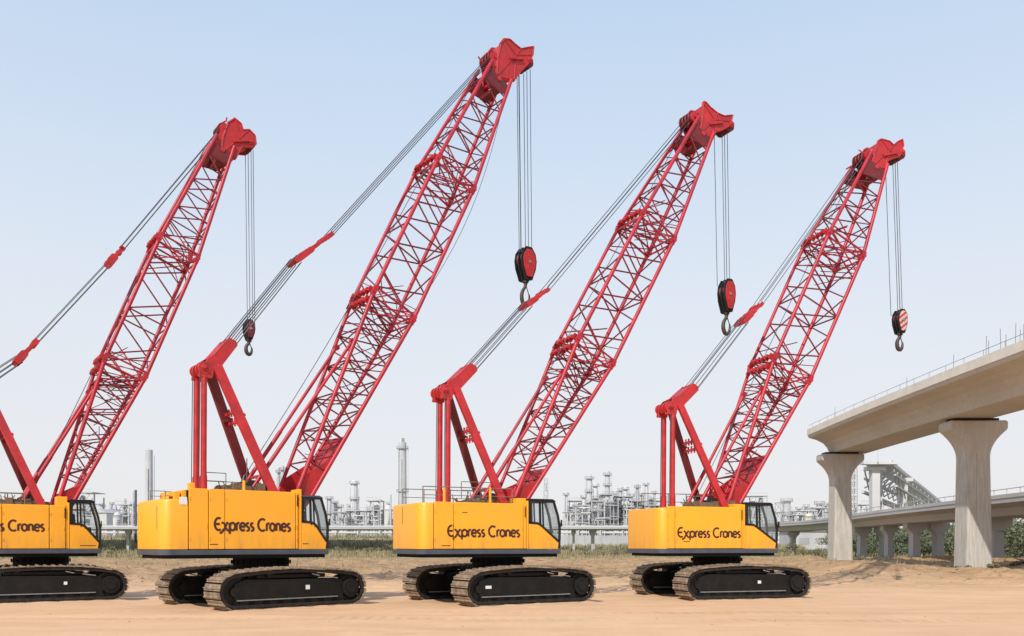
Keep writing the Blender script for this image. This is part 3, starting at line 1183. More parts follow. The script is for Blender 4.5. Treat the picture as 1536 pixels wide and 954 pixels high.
    for y in (-.36, .30):
        bk.beam((tu - .1, y, tz + .1), (gx, y, gz), .05, .26)
        bk.disc_y(gx, gz, .2, y - .03, y + .03, 16)
    bk.tube((gx, -.45, gz), (gx, .42, gz), .05)
    for k in range(10):
        a = Vector((gx + rnd.uniform(-.3, .3), rnd.uniform(-.4, .4), gz + rnd.uniform(-.3, .3)))
        bk.tube(a, a + Vector((rnd.uniform(-.25, .25), rnd.uniform(-.2, .2), rnd.uniform(-.25, .25))), .03)
    bk.obj("sheave_bracket", 'red', headb)
    # bracing panels just below the head
    ub = MB()
    for j in (-1, 1):
        a, b_, c_, d_ = bp(BL - .75, 1, j), bp(BL, 1, j), bp(BL, -1, j), bp(BL - .45, -1, j)
        w = Vector((0, -.02 * j, 0))
        ub.add([a, b_, c_, d_, a + w, b_ + w, c_ + w, d_ + w], [(0, 1, 2, 3), (7, 6, 5, 4), (0, 4, 5, 1), (1, 5, 6, 2), (2, 6, 7, 3), (3, 7, 4, 0)])
    ub.beam(bp(BL - .5, -.3, -1), bp(BL - .5, -.3, 1), .3, .12, (1, 0, 0))
    ub.obj("boom_gusset", 'red_dark', boom)
    # ---- backstops
    for s in (-1, 1):
        bs = MB()
        e = bp(P['bs_s'], 1, s * .75)
        a = Vector((P['bs_u'], s * .46, top - .1))
        bs.tube(a, a.lerp(e, .42), .068, 12)
        bs.tube(a.lerp(e, .40), e, .055, 12)
        bs.disc_y(e.x, e.z, .10, e.y - .06, e.y + .06, 14)
        bs.obj("boom_backstop", 'red_tube', root, smooth=True)
    # ---- suspension ropes, bridle
    hs_, he = Vector(q2(Ln, 0)), Vector((gx - .1, gz - .05))
    rp = MB()
    for (a, b_) in P['spreader']:
        pass
    sp0 = P['spreader'][0]
    s_lo, s_hi = Vector(sp0[0]), Vector(sp0[1])
    sdir = (s_hi - s_lo).normalized()
    snr = Vector((-sdir.y, sdir.x))

    def r3(p, off, v):
        return (p.x + snr.x * off, v, p.y + snr.y * off)
    for off, v in ((.14, -.28), (.14, .2), (0, -.22), (0, .26), (-.14, -.28), (-.13, .2), (-.16, -.1), (.12, 0)):
        rp.tube(r3(hs_, off, v), r3(s_lo + sdir * .2, off * .9, v * .9), P['rope_r'], 5)
    segs = [(s_hi, he)]
    if len(P['spreader']) > 1:
        t_lo, t_hi = Vector(P['spreader'][1][0]), Vector(P['spreader'][1][1])
        segs = [(s_hi, t_lo), (t_hi, he)]
    for a, b_ in segs:
        for off, v in ((.07, -.28), (.05, .28), (-.06, -.24), (-.07, .30)):
            rp.tube(r3(a, off, v), r3(b_, off, v), P['rope_r'] * 1.05, 5)
    rp.obj("suspension_rope", 'rope', root)
    for (lo, hi), big in zip(P['spreader'], (True, False)):
        lo, hi = Vector(lo), Vector(hi)
        dd = (hi - lo).normalized()
        nr = Vector((-dd.y, dd.x))
        LL = (hi - lo).length

        def q(a, b):
            return (lo.x + dd.x * a + nr.x * b, lo.y + dd.y * a + nr.y * b)
        sb_ = MB()
        wd_ = P['spr_w'] if big else .12
        for y in ((-.36, -.13, .10, .30) if big else (-.34, .28)):
            sb_.prism_y([q(0, -wd_ * .8), q(LL * .10, -wd_ * 1.1), q(LL * .42, -wd_ * 1.1), q(LL * .50, -wd_ * .55), q(LL * .80, -wd_ * .6), q(LL * .84, -wd_ * .95), q(LL, -wd_ * .9), q(LL, wd_ * .7), q(LL * .84, wd_ * .8), q(LL * .8, wd_ * .45), q(LL * .5, wd_ * .45), q(LL * .40, wd_ * 1.1), q(LL * .1, wd_ * 1.1), q(0, wd_ * .7)], y, y + .05)
        if big:
            sb_.beam((*[q(LL * .55, 0)[0]], -.38, q(LL * .55, 0)[1]), (q(LL * .55, 0)[0], .38, q(LL * .55, 0)[1]), .14, .12, (dd.x, 0, dd.y))
        ob = sb_.obj("bridle_frame", 'red', root, bevel=.01)
        for y in ((-.22, -.04, .06, .24) if big else (-.3, .31)):
            ss_ = MB()
            ss_.sheave(*q(LL * .2, 0), wd_ * 1.15, y, .05, 18)
            ss_.tube((q(LL * .9, 0)[0], y - .04, q(LL * .9, 0)[1]), (q(LL * .9, 0)[0], y + .04, q(LL * .9, 0)[1]), wd_ * .5, 10)
            ss_.obj("bridle_sheave", 'red_dark', ob)
    # ---- hoist rope from the winch up the back of the boom
    hr = MB()
    p1 = bp(P['hr_s'], 1, -.2, .1)
    p2 = bp(BL - .2, 1, -.2, .12)
    a = Vector((P['hr_u'], -.3, top + .05))
    npt = 14
    pts = []
    for k in range(npt + 1):
        t = k / npt
        p = a.lerp(p1, t)
        p.z -= P['hr_sag'] * math.sin(math.pi * t)
        pts.append(p)
    hr.path(pts + [p2], .013, 5)
    if P.get('front_rope'):
        q0, q1 = bp(BL - .1, -1, -.4, .1), bp(P['s1'] + .3, -1, -.4, .06)
        pts = []
        for k in range(13):
            t = k / 12
            p = q0.lerp(q1, t)
            o_ = math.sin(math.pi * t) ** 1.0 * .55
            p.x -= Nn.x * o_
            p.z -= Nn.y * o_
            pts.append(p)
        hr.path(pts, .010, 5)
    hr.obj("hoist_rope", 'rope', root)
    # ---- hook block
    hu, htop, hbot, hw_, tip_ = P['hook']
    kb = thing_part("hook_block", root)
    rf_ = MB()
    zt = sz - .1
    for k, off in enumerate(P['falls']):
        rf_.tube((sx + off[0], off[1], zt), (hu + off[0] * .95, off[1] * .95, htop - .22), P['rope_r'] * .95, 5)
    rf_.obj("hoist_fall", 'rope', root)
    H = htop - hbot
    pr = [(0, .0), (.22, -.01), (.46, -.20), (.53, -.42), (.47, -.66), (.30, -.90), (.24, -1.0), (.10, -1.02)]
    poly = [(hu + a * hw_, htop + b * H) for a, b in pr] + [(hu - a * hw_, htop + b * H) for a, b in reversed(pr[1:])]
    cx, cz = hu, htop - .47 * H
    small = [(lerp(cx + .02, x, .80), lerp(cz, z, .82)) for x, z in poly]
    th = P['hook_t'] / 2
    k1 = MB()
    k1.prism_y(poly, -th, -th + .05)
    k1.prism_y(poly, th - .05, th)
    k1.prism_y(poly, -.02, .02)
    k1.prism_y([(lerp(cx, x, .5), z) for x, z in poly if z < htop - .66 * H], -th, th)
    k1.tube((cx, -th - .04, cz), (cx, th + .04, cz), .05, 10)
    k1.obj("block_cheek", 'black', kb, bevel=.012)
    k2 = MB()
    k2.prism_y(small, -th - .035, -th - .003)
    k2.prism_y(small, th + .003, th + .035)
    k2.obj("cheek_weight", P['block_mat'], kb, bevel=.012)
    k3 = MB()
    k3.disc_y(cx, cz, .06, -th - .06, -th - .036, 12)
    for q in range(6):
        k3.disc_y(cx + .17 * hw_ / .8 * math.cos(q), cz + .2 * H * math.sin(q), .018, -th - .045, -th - .03, 6)
    k3.obj("axle_pin", 'steel', kb)
    k4 = MB()
    for y in (-th * .55, th * .55):
        k4.sheave(cx, cz + .1 * H, hw_ * .44, y, .08)
    k4.obj("block_sheave", 'red_dark', kb)
    k5 = MB()
    zb = hbot
    hl = hbot - tip_
    k5.tube((hu, 0, zb + .08), (hu, 0, zb - .16 * hl), .075, 12)
    k5.tube((hu, 0, zb - .02), (hu, 0, zb - .08 * hl), .12, 12)
    rr = hl * .28
    cxh, czh = hu, tip_ + rr + .05
    pts = [(hu, zb - .12 * hl), (hu - .02, zb - .25 * hl)]
    rad = [.07, .065]
    st = P.get('hook_stretch', 1.0)
    for k in range(15):
        q = R(125 + k * 18.5)
        pts.append((cxh + rr * .72 * math.cos(q), czh + rr * 1.25 * math.sin(q) * st))
        rad.append(lerp(.065, .03, k / 14) + .03 * math.sin(math.pi * k / 14))
    k5.path([(x, 0, z) for x, z in pts], rad, 10)
    k5.tube((cxh + rr * .66, 0, czh + rr * .35), (hu + .03, 0, zb - .2 * hl), .018, 6)
    # hook turned a little about its swivel
    k5.obj("hook", 'hook', kb, smooth=True)
    return root


def thing_part(name, parent):
    o = bpy.data.objects.new(name, None)
    o.empty_display_size = 0.2
    col.objects.link(o)
    o.parent = parent
    return o


CR = []
CR.append(dict(
    label="leftmost red and yellow crawler crane, its rear cut off by the picture edge", seed=11,
    x=-16.36, y=29.88, yaw=36.0, track_yaw=33.0, top=3.23, cab0=.66, cw_u=-3.05, cw_top=3.2, cw_marks=[], seams=[-2.4, -1.3, .07, .56],
    cab_top=3.42, dark_roof=False, post_h=.30, text=(-2.45, -.07, 2.35, .37), style=1, placard=(.55, .1, .58, .1),
    ur=-3.4, apex=(-1.85, 7.0), head=(-1.38, 7.62), mast_u=.05, legw=.25, post_u=-2.15,
    foot=(.66, 3.40), boom_top=(6.13, 17.2), s1=5.2, s2=10.2, hd=(.22, .72, .72, .36), plate=1.1,
    head_poly=[(6.03, 16.88), (6.11, 17.62), (6.32, 18.26), (6.6, 18.52), (6.86, 18.38), (6.94, 18.14), (7.2, 18.23), (7.44, 18.05), (7.48, 17.71), (7.31, 17.5), (6.89, 17.43), (6.63, 16.85)],
    back_sheave=(6.22, 17.98), front_sheave=(7.22, 17.72), bs_s=4.1, bs_u=-.75,
    spreader=[((-.80, 8.08), (-.15, 8.95)), ((2.12, 12.02), (2.6, 12.7))], spr_w=.115, rope_r=.0135,
    hr_u=-.5, hr_s=7.6, hr_sag=.12, hook=(7.30, 10.83, 10.03, .40, 9.45), hook_t=.34, block_mat='red_shade',
    falls=[(-.15, -.25), (.08, .1), (.18, .05), (.25, .0)], small_marks=[(1.0, 1.5, 1.86)]))
CR.append(dict(
    label="tallest red and yellow crawler crane, with the white warning sign on its rear", seed=22,
    x=-7.964, y=27.3, yaw=38.1, track_yaw=44.0, top=3.52, cab0=.72, cw_u=-2.69, cw_top=3.20,
    cw_marks=[(-.95, 2.35, 3.0)], seams=[-2.12, -1.64, .56, .64],
    cab_top=3.42, dark_roof=True, post_h=-.03, text=(-1.97, .39, 2.31, .385), style=2, placard=(.42, .13, .55, .13),
    ur=-3.44, apex=(-1.70, 7.25), head=(-1.02, 8.15), mast_u=.18, legw=.29, post_u=-1.93,
    foot=(1.17, 3.62), boom_top=(9.15, 19.65), s1=7.2, s2=13.0, hd=(.26, .85, .85, .50), plate=2.0,
    head_poly=[(8.98, 19.55), (9.05, 20.3), (9.2, 20.95), (9.40, 21.22), (9.67, 21.30), (9.95, 21.20), (10.25, 21.12), (10.6, 21.30), (10.92, 21.45), (10.88, 21.1), (10.65, 20.65), (10.25, 20.2), (9.9, 19.7)],
    back_sheave=(8.98, 20.35), front_sheave=(10.70, 20.80), bs_s=5.3, bs_u=-.62,
    spreader=[((1.02, 11.02), (2.33, 12.23))], spr_w=.09, rope_r=.0145,
    hr_u=-.95, hr_s=11.0, hr_sag=.25, hook=(10.80, 13.62, 12.32, .74, 11.35), hook_t=.46, block_mat='red',
    falls=[(-.27, .08), (-.27, -.05), (.27, .33), (.27, .13), (.27, -.08), (-.25, -.0)], front_rope=True,
    small_marks=[(-2.1, -1.85, 1.9), (.78, .98, 1.92)], hook_stretch=1.0))
CR.append(dict(
    label="red and yellow crawler crane third from the left, with yellow-posted handrails on its roof", seed=33,
    x=-.493, y=29.0, yaw=27.1, track_yaw=32.5, top=3.23, cab0=.44, cw_u=-2.85, cw_top=3.20, cw_marks=[(.15, 2.55, 3.12)],
    seams=[-2.18, .27],
    cab_top=3.38, dark_roof=False, post_h=.18, text=(-2.41, .14, 2.15, .36), style=3, placard=(-1.62, .2, .55, .09),
    ur=-3.32, apex=(-1.85, 6.92), head=(-1.02, 7.75), mast_u=-.05, legw=.25, post_u=-1.96,
    foot=(.52, 3.46), boom_top=(8.42, 17.5), s1=5.9, s2=11.4, hd=(.22, .80, .78, .42), plate=1.2,
    head_poly=[(8.22, 17.35), (8.36, 17.82), (8.40, 18.3), (8.42, 18.62), (8.52, 18.70), (8.80, 18.52), (9.15, 18.38), (9.5, 18.34), (9.95, 18.48), (9.86, 18.2), (9.72, 17.95), (9.35, 17.72), (9.05, 17.6), (8.95, 17.3)],
    back_sheave=(8.08, 18.0), front_sheave=(9.82, 18.08), bs_s=4.6, bs_u=-.95,
    spreader=[((.98, 10.02), (1.82, 10.70))], spr_w=.085, rope_r=.0135,
    hr_u=-1.1, hr_s=7.4, hr_sag=.12, hook=(9.95, 12.23, 10.95, .58, 10.12), hook_t=.40, block_mat='red',
    falls=[(-.27, .25), (-.27, -.2), (.2, .2), (.27, .12)], small_marks=[(-1.9, -1.72, 2.9), (-2.6, -2.3, 1.86)]))
CR.append(dict(
    label="rightmost red and yellow crawler crane, with the striped hook block, beside the tall viaduct", seed=44,
    x=7.509, y=31.58, yaw=17.3, track_yaw=17.2, top=3.22, cab0=.31, cw_u=-2.72, cw_top=3.17, cw_marks=[],
    seams=[-2.42, .20],
    cab_top=3.38, dark_roof=False, post_h=.12, text=(-2.34, .15, 2.15, .35), style=4, placard=(.42, .12, .56, .1),
    ur=-3.04, apex=(-1.88, 6.85), head=(-1.05, 7.6), mast_u=-.02, legw=.235, post_u=-1.98,
    foot=(.27, 3.42), boom_top=(6.72, 16.55), s1=5.5, s2=10.9, hd=(.22, .84, .84, .42), plate=1.9,
    head_poly=[(6.50, 16.45), (6.60, 17.0), (6.80, 17.52), (6.95, 17.62), (7.35, 17.58), (7.55, 17.45), (7.75, 17.62), (8.0, 17.75), (8.06, 17.5), (7.85, 17.02), (7.5, 16.88), (7.22, 16.75), (7.10, 16.4)],
    back_sheave=(6.40, 16.9), front_sheave=(7.95, 17.20), bs_s=4.3, bs_u=-1.1,
    spreader=[((.95, 10.05), (1.75, 10.85))], spr_w=.08, rope_r=.0135,
    hr_u=-1.2, hr_s=5.6, hr_sag=.08, hook=(8.20, 11.19, 10.25, .46, 9.6), hook_t=.36, block_mat='stripes',
    falls=[(-.27, .2), (-.27, -.2), (-.2, -.25), (.2, .2), (.27, .15)], small_marks=[(-2.1, -1.85, 2.0)]))
for c in CR:
    crane(c)


# ---------------------------------------------------------------- ground
def smooth(a, b, x):
    t = min(1, max(0, (x - a) / (b - a)))
    return t * t * (3 - 2 * t)


def gh(x, y):
    n = noise.noise
    z = .012 * n(Vector((x * 1.3, y * 1.3, 0))) + .02 * n(Vector((x * .25, y * .3, 3)))
    z -= .012
    far = smooth(37, 50, y)
    if far > 0:
        r = noise.fractal(Vector((x * .22, y * .16, 5)), .9, 2.1, 5)
        r2 = noise.fractal(Vector((x * 1.1, y * .8, 9)), .8, 2.1, 4)
        z += far * (1 - smooth(95, 140, y)) * (.34 * r + .15 * r2 + .16)
    # spoil bank at the foot of the viaduct
    b = smooth(15, 21, x) * smooth(41, 50, y) * (1 - smooth(86, 110, y)) * (1 - smooth(60, 90, x))
    z += b * (.30 + .30 * noise.fractal(Vector((x * .12, y * .12, 2)), .9, 2, 4))
    for c in CR:
        a = R(c['track_yaw'])
        u = (x - c['x']) * math.cos(a) + (y - c['y']) * math.sin(a)
        v = abs(-(x - c['x']) * math.sin(a) + (y - c['y']) * math.cos(a))
        if abs(u) < 4 and v < 3:
            z += .022 * (1 - smooth(2.3, 2.9, abs(u)))
            rim = math.exp(-((v - HW - .12) / .14) ** 2) + math.exp(-((v - HW + SW + .12) / .14) ** 2)
            z += rim * (1 - smooth(2.0, 2.6, abs(u))) * (.035 + .04 * n(Vector((x * 3, y * 3, 4))))
    # grassy embankment below the low viaduct on the left
    bk = smooth(185, 193, y) * (1 - smooth(202, 212, y))
    if bk > 0:
        z += bk * lerp(3.4, 1.3, smooth(-8, 6, x)) * (1 - smooth(60, 80, x)) * (1 + .12 * noise.noise(Vector((x * .08, y * .1, 1))))
    # tyre ruts sweeping past
    for (y0, k) in ((21.5, -.02), (23.6, -.02), (36.8, .015), (38.5, .02), (40.2, .03), (42.0, .04), (44.6, .02)):
        yc = y0 + 1.2 * math.sin(x * .045 + y0) + k * x * .4
        d = (y - yc) / .35
        if abs(d) < 3:
            z -= (.06 * math.exp(-d * d) - .035 * math.exp(-(d - 1.6) ** 2)) * (1 if y0 > 30 else .45) * (.6 + .8 * noise.noise(Vector((x * .15, y0, 0))))
    return z


def axis(segs):
    out = []
    for a, b, n in segs:
        out += [lerp(a, b, i / n) for i in range(n)]
    out.append(segs[-1][1])
    return out


gx_ = axis([(-6000, -600, 10), (-600, -160, 12), (-160, -60, 50), (-60, -22, 110), (-22, 16, 270), (16, 60, 130), (60, 160, 50), (160, 600, 12), (600, 6000, 10)])
gy_ = axis([(-400, -20, 8), (-20, 14, 14), (14, 23, 40), (23, 36, 110), (36, 60, 110), (60, 130, 175), (130, 180, 10), (180, 216, 24), (216, 300, 8), (300, 1000, 12), (1000, 9000, 12)])
vs = [(x, y, gh(x, y) if abs(x) < 200 and 10 < y < 230 else 0) for y in gy_ for x in gx_]
nx = len(gx_)
fs = [(j * nx + i, j * nx + i + 1, (j + 1) * nx + i + 1, (j + 1) * nx + i) for j in range(len(gy_) - 1) for i in range(nx - 1)]
g = MB()
g.v, g.f = vs, fs
go = g.obj("ground", 'ground', smooth=True)
go["kind"] = "structure"

# stones and clods on the rough strip
st = MB()
rnd = random.Random(3)
for i in range(9000):
    y = rnd.uniform(20, 95) if rnd.random() < .12 else rnd.uniform(42, 95)
    x = rnd.uniform(-.75, .75) * y
    if y < 42 and abs(x) < 25 and 24 < y < 38:
        continue
    s = rnd.uniform(.015, .05) if y < 42 else rnd.choice((.04, .06, .08, .12)) * rnd.uniform(.5, 1.3)
    z = gh(x, y)
    vs = []
    for dx, dy, dz in ((1, 0, 0), (0, 1, 0), (-1, 0, 0), (0, -1, 0), (.2, .1, .8)):
        vs.append((x + dx * s * rnd.uniform(.7, 1.4), y + dy * s * rnd.uniform(.7, 1.3), z - .01 + dz * s * rnd.uniform(.6, 1.2)))
    st.add(vs, [(0, 1, 4), (1, 2, 4), (2, 3, 4), (3, 0, 4)])
so = st.obj("rubble", paint("clods", (0.33, 0.215, 0.125), .95, .4, .8))
tag(so, "scattered clods and small stones on the rough sandy earth", "rubble", kind="stuff")

# tall dry grass beyond the yard
gs = MB()
rnd = random.Random(9)


def blade(x, y, z, h, w, mb):
    q = rnd.uniform(0, math.pi)
    lx, ly = rnd.uniform(-.3, .3) * h, rnd.uniform(-.3, .3) * h
    cx, sx = math.cos(q) * w, math.sin(q) * w
    mb.add([(x - cx, y - sx, z), (x + cx, y + sx, z), (x + lx * .4 + cx * .6, y + ly * .4 + sx * .6, z + h * .6), (x + lx, y + ly, z + h)], [(0, 1, 2), (0, 2, 3)])


for i in range(15000):
    y = 100 + 74 * rnd.random() ** .8
    x = rnd.uniform(-.66, .66) * y
    dens = noise.noise(Vector((x * .05, y * .06, 7))) + .5 * noise.noise(Vector((x * .2, y * .2, 3)))
    if dens < (.05 if y < 122 else -.18):
        continue
    h = rnd.uniform(.3, .9) * (1 + max(0, dens) * 1.8) * (1.1 if y > 130 else .7)
    for k in range(3):
        blade(x + rnd.uniform(-.5, .5), y + rnd.uniform(-.5, .5), gh(x, y) - .05, h * rnd.uniform(.5, 1.1), rnd.uniform(.04, .10), gs)
for i in range(6500):
    y = rnd.uniform(176, 200)
    x = rnd.uniform(-.64, .34) * y
    for k in range(3):
        blade(x + rnd.uniform(-.5, .5), y + rnd.uniform(-.5, .5), gh(x, y) - .05, rnd.uniform(.4, 1.2), rnd.uniform(.05, .13), gs)
for i in range(2600):
    # sparse tufts on the bank and earth strip
    y = rnd.uniform(52, 104)
    x = rnd.uniform(-.62, .66) * y
    if noise.noise(Vector((x * .09, y * .09, 17))) < .12 and not (x > 20 and y > 70):
        continue
    for k in range(4):
        blade(x + rnd.uniform(-.2, .2), y + rnd.uniform(-.2, .2), gh(x, y) - .03, rnd.uniform(.12, .4), rnd.uniform(.015, .04), gs)
wo = gs.obj("tall_grass", 'weed')
tag(wo, "tall dry green and straw grass behind the yard", "grass", kind="stuff")


# ---------------------------------------------------------------- trees and shrubs
def leafy(mb, cx, cy, cz, rx, rz, n, size, rnd):
    """leaf-sized faces grouped in clumps through a crown volume"""
    cl = []
    for _ in range(max(5, n // 90)):
        while True:
            p = Vector((rnd.uniform(-1, 1), rnd.uniform(-1, 1), rnd.uniform(-1, 1)))
            if p.length < 1:
                break
        cl.append((p, rnd.uniform(.22, .42)))
    for _ in range(n):
        c, r = rnd.choice(cl)
        d = Vector((rnd.gauss(0, 1), rnd.gauss(0, 1), rnd.gauss(0, 1))).normalized() * r * rnd.uniform(.5, 1.05)
        p = Vector((cx + (c.x + d.x) * rx, cy + (c.y + d.y) * rx, cz + (c.z + d.z) * rz))
        a = Vector((rnd.uniform(-1, 1), rnd.uniform(-1, 1), rnd.uniform(-1, 1))).normalized() * size
        b = Vector((rnd.uniform(-1, 1), rnd.uniform(-1, 1), rnd.uniform(-1, 1))).normalized() * size
        mb.add([p - a, p + b, p + a, p - b], [(0, 1, 2, 3)])


def tree(x, y, h, rx, label, group, seed):
    rnd = random.Random(seed)
    z = gh(x, y)
    t = thing("tree", label, "tree", (x, y, z), 0, group)
    tk = MB()
    tk.path([(0, 0, -.2), (.1, 0, h * .25), (-.05, .1, h * .5), (0, 0, h * .75)], [.16, .13, .09, .03], 8)
    for k in range(5):
        q = rnd.uniform(0, 6.28)
        z0 = h * rnd.uniform(.25, .5)
        tk.path([(0, 0, z0), (rx * .3 * math.cos(q), rx * .3 * math.sin(q), z0 + h * .12), (rx * .6 * math.cos(q), rx * .6 * math.sin(q), z0 + h * .3)], [.07, .05, .02], 6)
    tk.obj("trunk", 'bark', t)
    cr = MB()
    leafy(cr, 0, 0, h * .48, rx * 1.35, h * .5, 3000, .15, rnd)
    cr.obj("crown", 'leaf', t)
    return t


k = 0
for (px, d, h, rx) in ((1296, 150, 4.8, 3.2), (1338, 142, 5.2, 3.6), (1362, 132, 4.4, 2.8), (1398, 134, 5.4, 3.8), (1424, 118, 4.9, 3.4),
                       (1500, 104, 5.0, 3.6), (1532, 98, 5.2, 3.2), (1556, 92, 5.0, 3.2), (1318, 165, 5.0, 3.6), (1262, 172, 4.4, 3.0), (1378, 150, 5.2, 3.6),
                       (1480, 122, 5.4, 3.8), (1310, 176, 5.6, 4), (1345, 178, 5.6, 4.2), (1385, 172, 5.6, 4.2), (1418, 160, 5.6, 4.2), (1508, 140, 5.6, 4.2), (1536, 126, 5.4, 4), (1285, 186, 5.4, 3.6), (1352, 160, 5.2, 3.8), (1410, 140, 5.2, 3.6), (1330, 152, 5, 3.4)):
    tree((px - 768) / F * d, d, h, rx, "low hazy green tree growing behind the piers of the low viaduct", "trees behind the low viaduct", 50 + k)
    k += 1


def shrub(px, d, h, rx, label, group, seed):
    rnd = random.Random(seed)
    x = (px - 768) / F * d
    z = gh(x, d)
    t = thing("shrub", label, "shrub", (x, d, z), 0, group)
    s = MB()
    for q in range(6):
        s.path([(0, 0, -.1), (rnd.uniform(-.4, .4) * rx, rnd.uniform(-.4, .4) * rx, h * .5), (rnd.uniform(-.8, .8) * rx, rnd.uniform(-.8, .8) * rx, h * .9)], [.04, .03, .01], 5)
    s.obj("stem", 'bark', t)
    c = MB()
    leafy(c, 0, 0, h * .5, rx, h * .5, 380, .10, rnd)
    c.obj("foliage", 'leafd', t)


rs = random.Random(77)
for px, d in ((170, 150), (520, 152), (556, 158), (578, 149), (880, 142), (893, 132), (905, 140), (916, 134), (928, 146), (938, 138), (1182, 132), (1196, 120), (1210, 126), (1224, 116), (1236, 122)):
    reg = "left of the tallest crane" if px < 200 else "between the second and third cranes" if px < 600 else "between the third and fourth cranes" if px < 1000 else "by the first viaduct pier"
    shrub(px, d, rs.uniform(1.3, 2.6), rs.uniform(1.2, 2.2), "olive green shrub in the dry grass " + reg, "shrubs in the dry grass " + reg, px)
for px, d, h in ((1440, 53.3, .22), (1498, 53.2, .3), (1288, 78, .35), (1524, 58, .35)):
    shrub(px, d, h, .6, "small weedy shrub at the foot of the big viaduct piers", "weeds at the foot of the piers", px)


# ---------------------------------------------------------------- big viaduct
def pier_mb(cx, y0, y1, z0, zt, hs, hb, hc, flare, mb):
    """x,z silhouette of a flared pier extruded along y"""
    pr = [(hb, z0), (hs, z0 + (zt - z0) * .75)]
    zf = zt - .55
    for i in range(9):
        q = i / 8
        pr.append((hs + (hc - hs) * q ** 2.0, zf - flare + flare * q))
    pr += [(hc, zt)]
    poly = [(cx + a, b) for a, b in pr] + [(cx - a, b) for a, b in reversed(pr)]
    mb.prism_y(poly, y0, y1)
    return mb


va = thing("concrete_viaduct", "tall unfinished pale concrete viaduct with flared piers at the right edge", "viaduct", (28.6, 60, 0))


def rel(o):
    return o


Y0, Y1 = 12.0, 75.2
ZT, ZS = 11.85, 9.85
sec = [(-3.45, ZT - .42), (-3.35, ZT - .62), (-2.7, ZT - .80), (-2.1, ZT - 1.1), (-1.75, ZT - 1.5), (-1.55, ZS)]
sec = [(-3.45, ZT - .02)] + sec
poly = [(a, b) for a, b in sec] + [(-a, b) for a, b in reversed(sec)]
dk = MB()
ys = [Y1, 72, 68, 60, 50, 40, 28, Y0]


def curve_x(y):
    return .0011 * (y - 50) ** 2 * (1 if y > 50 else .25)


npl = len(poly)
allv = []
for y in ys:
    allv += [(a + curve_x(y), y - 60, b) for a, b in poly]
fs = [tuple(range(npl)), tuple(range((len(ys) - 1) * npl, len(ys) * npl))[::-1]]
for j in range(len(ys) - 1):
    for i in range(npl):
        fs.append((j * npl + i, j * npl + (i + 1) % npl, (j + 1) * npl + (i + 1) % npl, (j + 1) * npl + i))
dk.add(allv, fs)
dk.obj("girder_deck", 'concrete', va)
pa = MB()
for s in (-1, 1):
    for j in range(len(ys) - 1):
        a, b = ys[j], ys[j + 1] + .03
        pa.add([(s * x_ + curve_x(yy), yy - 60, z) for yy in (a, b) for x_, z in ((3.50, ZT - .40), (3.50, ZT + .12), (3.25, ZT + .12), (3.25, ZT - .0), (3.44, ZT - .4))],
               [(0, 1, 2, 3, 4), (9, 8, 7, 6, 5)] + [(i, (i + 1) % 5, 5 + (i + 1) % 5, 5 + i) for i in range(5)])
pa.obj("parapet_edge", 'concrete_light', va)
gr = MB()
y = Y0
while y < Y1 - 1:
    yn = min(y + 2.0, Y1)
    for s in (-1,):
        a = (s * 3.38 + curve_x(y), y - 60, ZT + .12)
        b = (s * 3.38 + curve_x(yn), yn - 60, ZT + .12)
        gr.tube((a[0], a[1], a[2]), (a[0], a[1], a[2] + .34), .014, 5)
        gr.tube((a[0], a[1], a[2] + .34), (b[0], b[1], b[2] + .34), .016, 5)
    y = yn
gr.obj("guard_rail", paint("bridge_rail", (0.22, 0.23, 0.25), .6, .2, 2), va)
rb = MB()
rr_ = random.Random(4)
for (yy, n) in ((46.2, 2), (45.0, 2), (43.6, 3), (56, 1), (41.5, 2), (50, 1), (68, 1)):
    for i in range(n):
        x_ = -3.2 + rr_.uniform(0, .5)
        y_ = yy + rr_.uniform(-.2, .2)
        rb = MB()
        rb.tube((x_, y_ - 60, ZT + .1), (x_ + rr_.uniform(-.05, .05), y_ - 60, ZT + rr_.uniform(.9, 1.35)), .014, 5)
        rb.obj("starter_bar", 'rail', va)
for (cy, bz_, px_) in ((74.4, -.4, -.25), (54.6, -.4, .62)):
    pm = MB()
    pier_mb(px_, cy - .9 - 60, cy + .75 - 60, bz_, ZS - .16, .70, .86, 1.82, 1.75, pm)
    p = pm.obj("pier", 'concrete', va, bevel=.14, seg=2)
    be = MB()
    be.box(px_ - 1.4, px_ + 1.4, cy - .55 - 60, cy + .5 - 60, ZS - .165, ZS + .01)
    be.obj("bearing_pad", 'rubber', p)
    # drain line and joint marks
    dr = MB()
    dr.box(px_ - .22, px_ - .20, cy - .925 - 60, cy - .88 - 60, .3, ZS - 2.3)
    dr.obj("formwork_joint", 'grey_far', p)
# ---------------------------------------------------------------- low viaduct curving away behind
lv = thing("low_viaduct", "long low grey concrete viaduct curving away behind the cranes", "viaduct", (44.7, 94, 0))
LVP = [(40.5, 50), (42.3, 71), (44.9, 94), (48.4, 117), (50.5, 136), (48.5, 156), (38, 172), (22, 180), (0, 183), (-30, 184), (-70, 184), (-120, 184), (-170, 184)]


def cat(pts, n):
    out = []
    P = [pts[0]] + pts + [pts[-1]]
    for i in range(1, len(P) - 2):
        for k in range(n):
            t = k / n
            a, b, c, d = [Vector(p) for p in P[i - 1:i + 3]]
            out.append(.5 * ((2 * b) + (-a + c) * t + (2 * a - 5 * b + 4 * c - d) * t * t + (-a + 3 * b - 3 * c + d) * t ** 3))
    out.append(Vector(P[-2]))
    return out


def thin(k, n):
    """the deck is shallower on its long level run"""
    return 1 - smooth(.40, .62, k / n)


